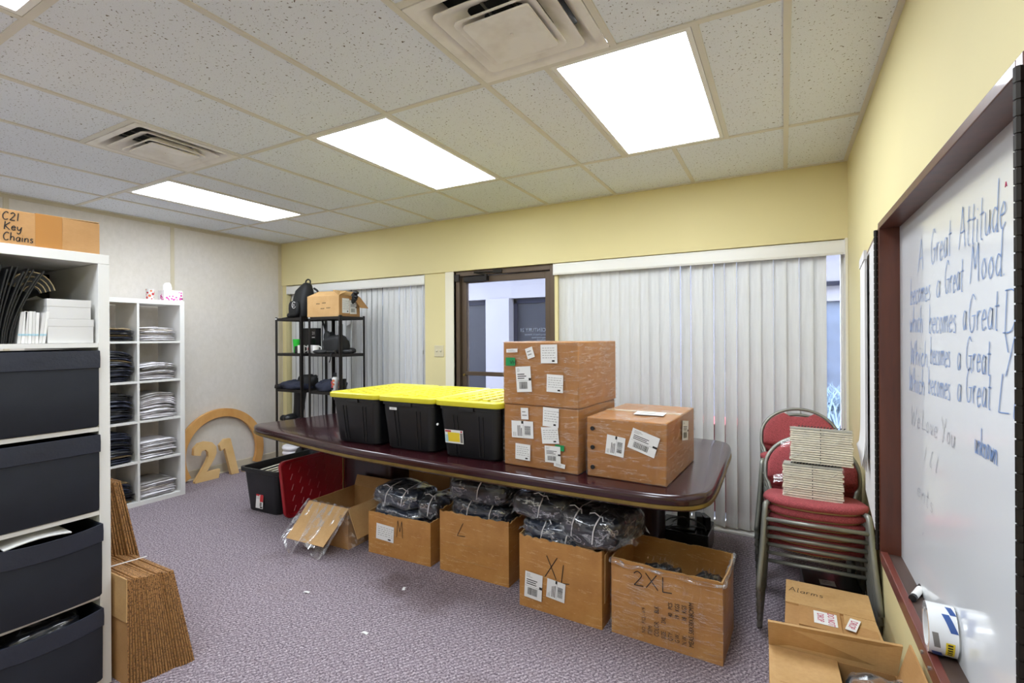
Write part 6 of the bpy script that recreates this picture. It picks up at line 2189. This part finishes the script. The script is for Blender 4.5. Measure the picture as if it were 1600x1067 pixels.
# ------------------------------------------------------------------ whiteboard cabinet
def whiteboard():
    y0, y1, z0, z1, xf, xb = .86, 1.885, .795, 1.795, .26, .311
    t = thing('whiteboard_cabinet', 'red-brown wooden whiteboard cabinet hung on the yellow wall', 'whiteboard', (XR, 0, 0))

    def B(x0, x1, a, b, c, d):
        return MB().box(x0 - XR, x1 - XR, a, b, c, d)
    B(xb, XR, y0, y1, z0, z1).build('whiteboard', M['whiteboard'], t)
    B(xf, XR, y1, y1 + .022, z0 - .02, z1 + .02).build('frame_side', M['cabinet_wood'], t, bevel=.0015)
    B(xf, XR, y0 - .022, y0, z0 - .02, z1 + .02).build('frame_side', M['cabinet_wood'], t, bevel=.0015)
    B(xf, XR, y0, y1, z1, z1 + .02).build('frame_top', M['cabinet_wood'], t, bevel=.0015)
    B(xf, xf + .018, y0, y1, z0 - .03, z0 + .006).build('front_rail', M['cabinet_rail'], t, bevel=.002)
    B(xf + .018, XR, y0, y1, z0 - .03, z0).build('tray', M['tray_wood'], t)
    for y in (1.30, 1.36):
        MB().cyl((xf - XR - .004, y, z0 - .012), (xf - XR, y, z0 - .012), .004, n=8).build('screw', M['steel'], t)
    # piano hinges
    for yy in (y1 + .024, y0 - .026):
        h = MB()
        h.cyl((xf - XR - .005, yy, z0), (xf - XR - .005, yy, z1), .004, n=8)
        for k in range(48):
            za = z0 + k * (z1 - z0) / 48
            h.cyl((xf - XR - .005, yy, za + .0012), (xf - XR - .005, yy, za + (z1 - z0) / 48 - .0012), .0055, n=8)
        ho = h.build('piano_hinge', M['hinge'], t)
        ho['kind'] = 'stuff'
    # doors folded back against the wall
    dl = .72
    d1 = MB()
    d1.M = frame((xf - XR + .004, y1 + .028, z0 - .015), (.068, 1, 0), (0, 0, 1))
    d1.box(0, dl, 0, z1 - z0 + .03, -.0, .02)
    o1 = d1.build('door', M['cabinet_wood'], t, bevel=.002)
    w1 = MB()
    w1.M = d1.M
    w1.box(.02, dl - .02, .02, z1 - z0 + .01, -.003, -.0002)
    w1.build('door_lining', M['paper_grey'], o1)
    d2 = MB()
    d2.M = frame((xf - XR + .0, y0 - .03, z0 - .015), (.02, -1, 0), (0, 0, 1))
    d2.box(0, .5, 0, z1 - z0 + .03, -.022, -.002)
    d2.build('door', M['cabinet_wood'], t, bevel=.002)
    # handwriting, u runs towards the viewer (-y) on the board
    bl = M['blue_ink']

    def line(s, ya, yb, z, h, mat_=bl, r=.0010, rise=0, slant=.14):
        adv = sum(GL.get(ch, GL[' '])[0] + .08 for ch in s)
        hand(s, FACE_NX(xb - XR - .0006, ya, z), h, mat_, t, r=r, width=(ya - yb) / (adv * h), rise=rise, slant=slant, rx=r * 1.7)
    line('A', 1.651, 1.584, 1.633, 0.080)
    line('Great', 1.523, 1.354, 1.635, 0.080)
    line('Attitude', 1.306, 1.061, 1.638, 0.080)
    line('becomes', 1.742, 1.524, 1.550, 0.070)
    line('a', 1.479, 1.437, 1.552, 0.070)
    line('Great', 1.407, 1.276, 1.554, 0.070)
    line('Mood.', 1.238, 1.064, 1.563, 0.070)
    line('which', 1.752, 1.600, 1.473, 0.070)
    line('becomes', 1.544, 1.322, 1.470, 0.070)
    line('a', 1.285, 1.258, 1.475, 0.070)
    line('Great', 1.250, 1.094, 1.473, 0.070)
    line('Day', 1.081, 0.930, 1.468, 0.070)
    line('Which', 1.746, 1.552, 1.388, 0.064)
    line('becomes', 1.533, 1.367, 1.397, 0.064)
    line('a', 1.323, 1.294, 1.395, 0.064)
    line('Great', 1.267, 1.132, 1.397, 0.064)
    line('Year', 1.084, 0.910, 1.406, 0.064)
    line('Which', 1.764, 1.584, 1.313, 0.066)
    line('becomes', 1.553, 1.368, 1.325, 0.066)
    line('a', 1.324, 1.291, 1.332, 0.066)
    line('Great', 1.268, 1.130, 1.337, 0.066)
    line('Life', 1.105, 0.930, 1.335, 0.066)
    line('We', 1.742, 1.632, 1.221, 0.052, M['faint_ink'], .0008)
    line('Love', 1.619, 1.469, 1.227, 0.052, M['faint_ink'], .0008)
    line('You', 1.443, 1.335, 1.232, 0.052, M['faint_ink'], .0008)
    line('unknown.', 1.218, 1.100, 1.249, 0.050)
    line('Ill', 1.614, 1.449, 1.149, 0.040, M['faint_ink'], .0008)
    line('Vents', 1.716, 1.506, 1.041, 0.045, M['faint_ink'], .0008)
    rd = random.Random(12)
    mk = MB()
    mk.M = FACE_NX(xb - XR - .0004, 1.62, .955)
    mk.add([(0, 0, 0), (.004, .008, 0), (.009, .006, 0), (.004, -.002, 0)], [(0, 1, 2, 3)])
    mk.build('pen_mark', M['faint_ink'], t)
    text('A', FACE_NX(xb - XR - .0006, 1.07, 1.70), .012, M['red_ink'], t, 'pen_mark')
    # flip chart hung on the open door
    p = thing('flip_chart_pad', 'white flip chart pad hanging on the open cabinet door, bottom corner curling', 'paper pad', (.2815, 2.30, 1.765))
    p.rotation_euler = (0, 0, -math.atan(.068))
    for k in range(4):
        def page(u, v, k=k):
            c = max(0, v - .82) / .18
            return (-.002 * k - .003 - .014 * c * c * (k + 1) / 4 - .006 * max(0, u - .5) * v * (k / 3), .31 * u, -.82 * v + .02 * c * c * (k / 3) + .03 * u * (v > .99))
        MB().sheet(page, 8, 14, .0012).build('page', M['paper'], p, smooth=True)
    MB().box(-.012, -.002, -.005, .32, -.01, .025).build('binding', M['paper_grey'], p)
    # marker
    q = thing('dry_marker', 'white dry-wipe marker with a black cap lying on the tray', 'marker', (.286, 1.585, z0 + .0095), 0)
    a = Vector((0, 0, 0))
    dv = Vector((.38, .92, 0)).normalized()
    MB().cyl(a, a + dv * .06, .0085, n=14).build('barrel', M['white_enamel'], q, auto=40)
    MB().cyl(a - dv * .012, a, .0085, .0088, n=14).build('end_plug', M['black_plastic'], q, auto=40)
    MB().cyl(a + dv * .06, a + dv * .105, .0095, .0085, n=14).build('cap', M['black_plastic'], q, auto=40)
    # tape roll
    q = thing('tape_roll', 'thick roll of clear parcel tape with blue print standing on the tray', 'tape', (.2635, 1.352, z0 + .0505), math.radians(-4))
    ro, ri, wd = .050, .038, .046
    n = 36
    rings = []
    for (r, x) in ((ri, 0), (ro, 0), (ro, wd), (ri, wd), (ri, 0)):
        rings.append([(x, r * math.cos(2 * PI * i / n), r * math.sin(2 * PI * i / n)) for i in range(n)])
    MB().loft(rings, 0, False, False).build('tape', M['tape_roll'], q, auto=40)
    rings = []
    for (r, x) in ((ri - .003, .001), (ri - .0004, .001), (ri - .0004, wd - .001), (ri - .003, wd - .001), (ri - .003, .001)):
        rings.append([(x, r * math.cos(2 * PI * i / n), r * math.sin(2 * PI * i / n)) for i in range(n)])
    MB().loft(rings, 0, False, False).build('core', M['white_card'], q, auto=40)

    def patch(a0, a1, x0, x1, m, sk=0, rr=ro, nm='printed_patch'):
        b = MB()
        k = 6
        L = [(x0 + sk * i / k, (rr + .0006) * math.cos(a0 + (a1 - a0) * i / k), (rr + .0006) * math.sin(a0 + (a1 - a0) * i / k)) for i in range(k + 1)]
        Rr = [(x1 + sk * i / k, p[1], p[2]) for i, p in enumerate(L)]
        b.add(L + Rr, [(i, i + 1, k + 2 + i, k + 1 + i) for i in range(k)])
        b.build(nm, m, q)
    # camera side of the roll is towards -y: angles around pi
    D = math.radians
    patch(D(120), D(160), .022, .034, M['blue_print'], .012)
    patch(D(95), D(120), .030, .040, M['blue_print'], .006)
    patch(D(165), D(200), .004, .014, M['grey_ink'], .004)
    patch(D(183), D(222), .026, .040, M['yellow_print'], .0)
    for i in range(5):
        patch(D(186 + 7 * i), D(190 + 7 * i), .029, .037, M['ink'], 0, ro + .0004)
    patch(D(215), D(245), .004, .02, M['blue_print'], .006)
    # a second strip of printing inside the core
    b = MB()
    b.box(.008, .03, -.034, -.033, -.012, .012)
    b.build('core_print', M['grey_ink'], q)


wire_shelves()
chairs()
right_cartons()
whiteboard()
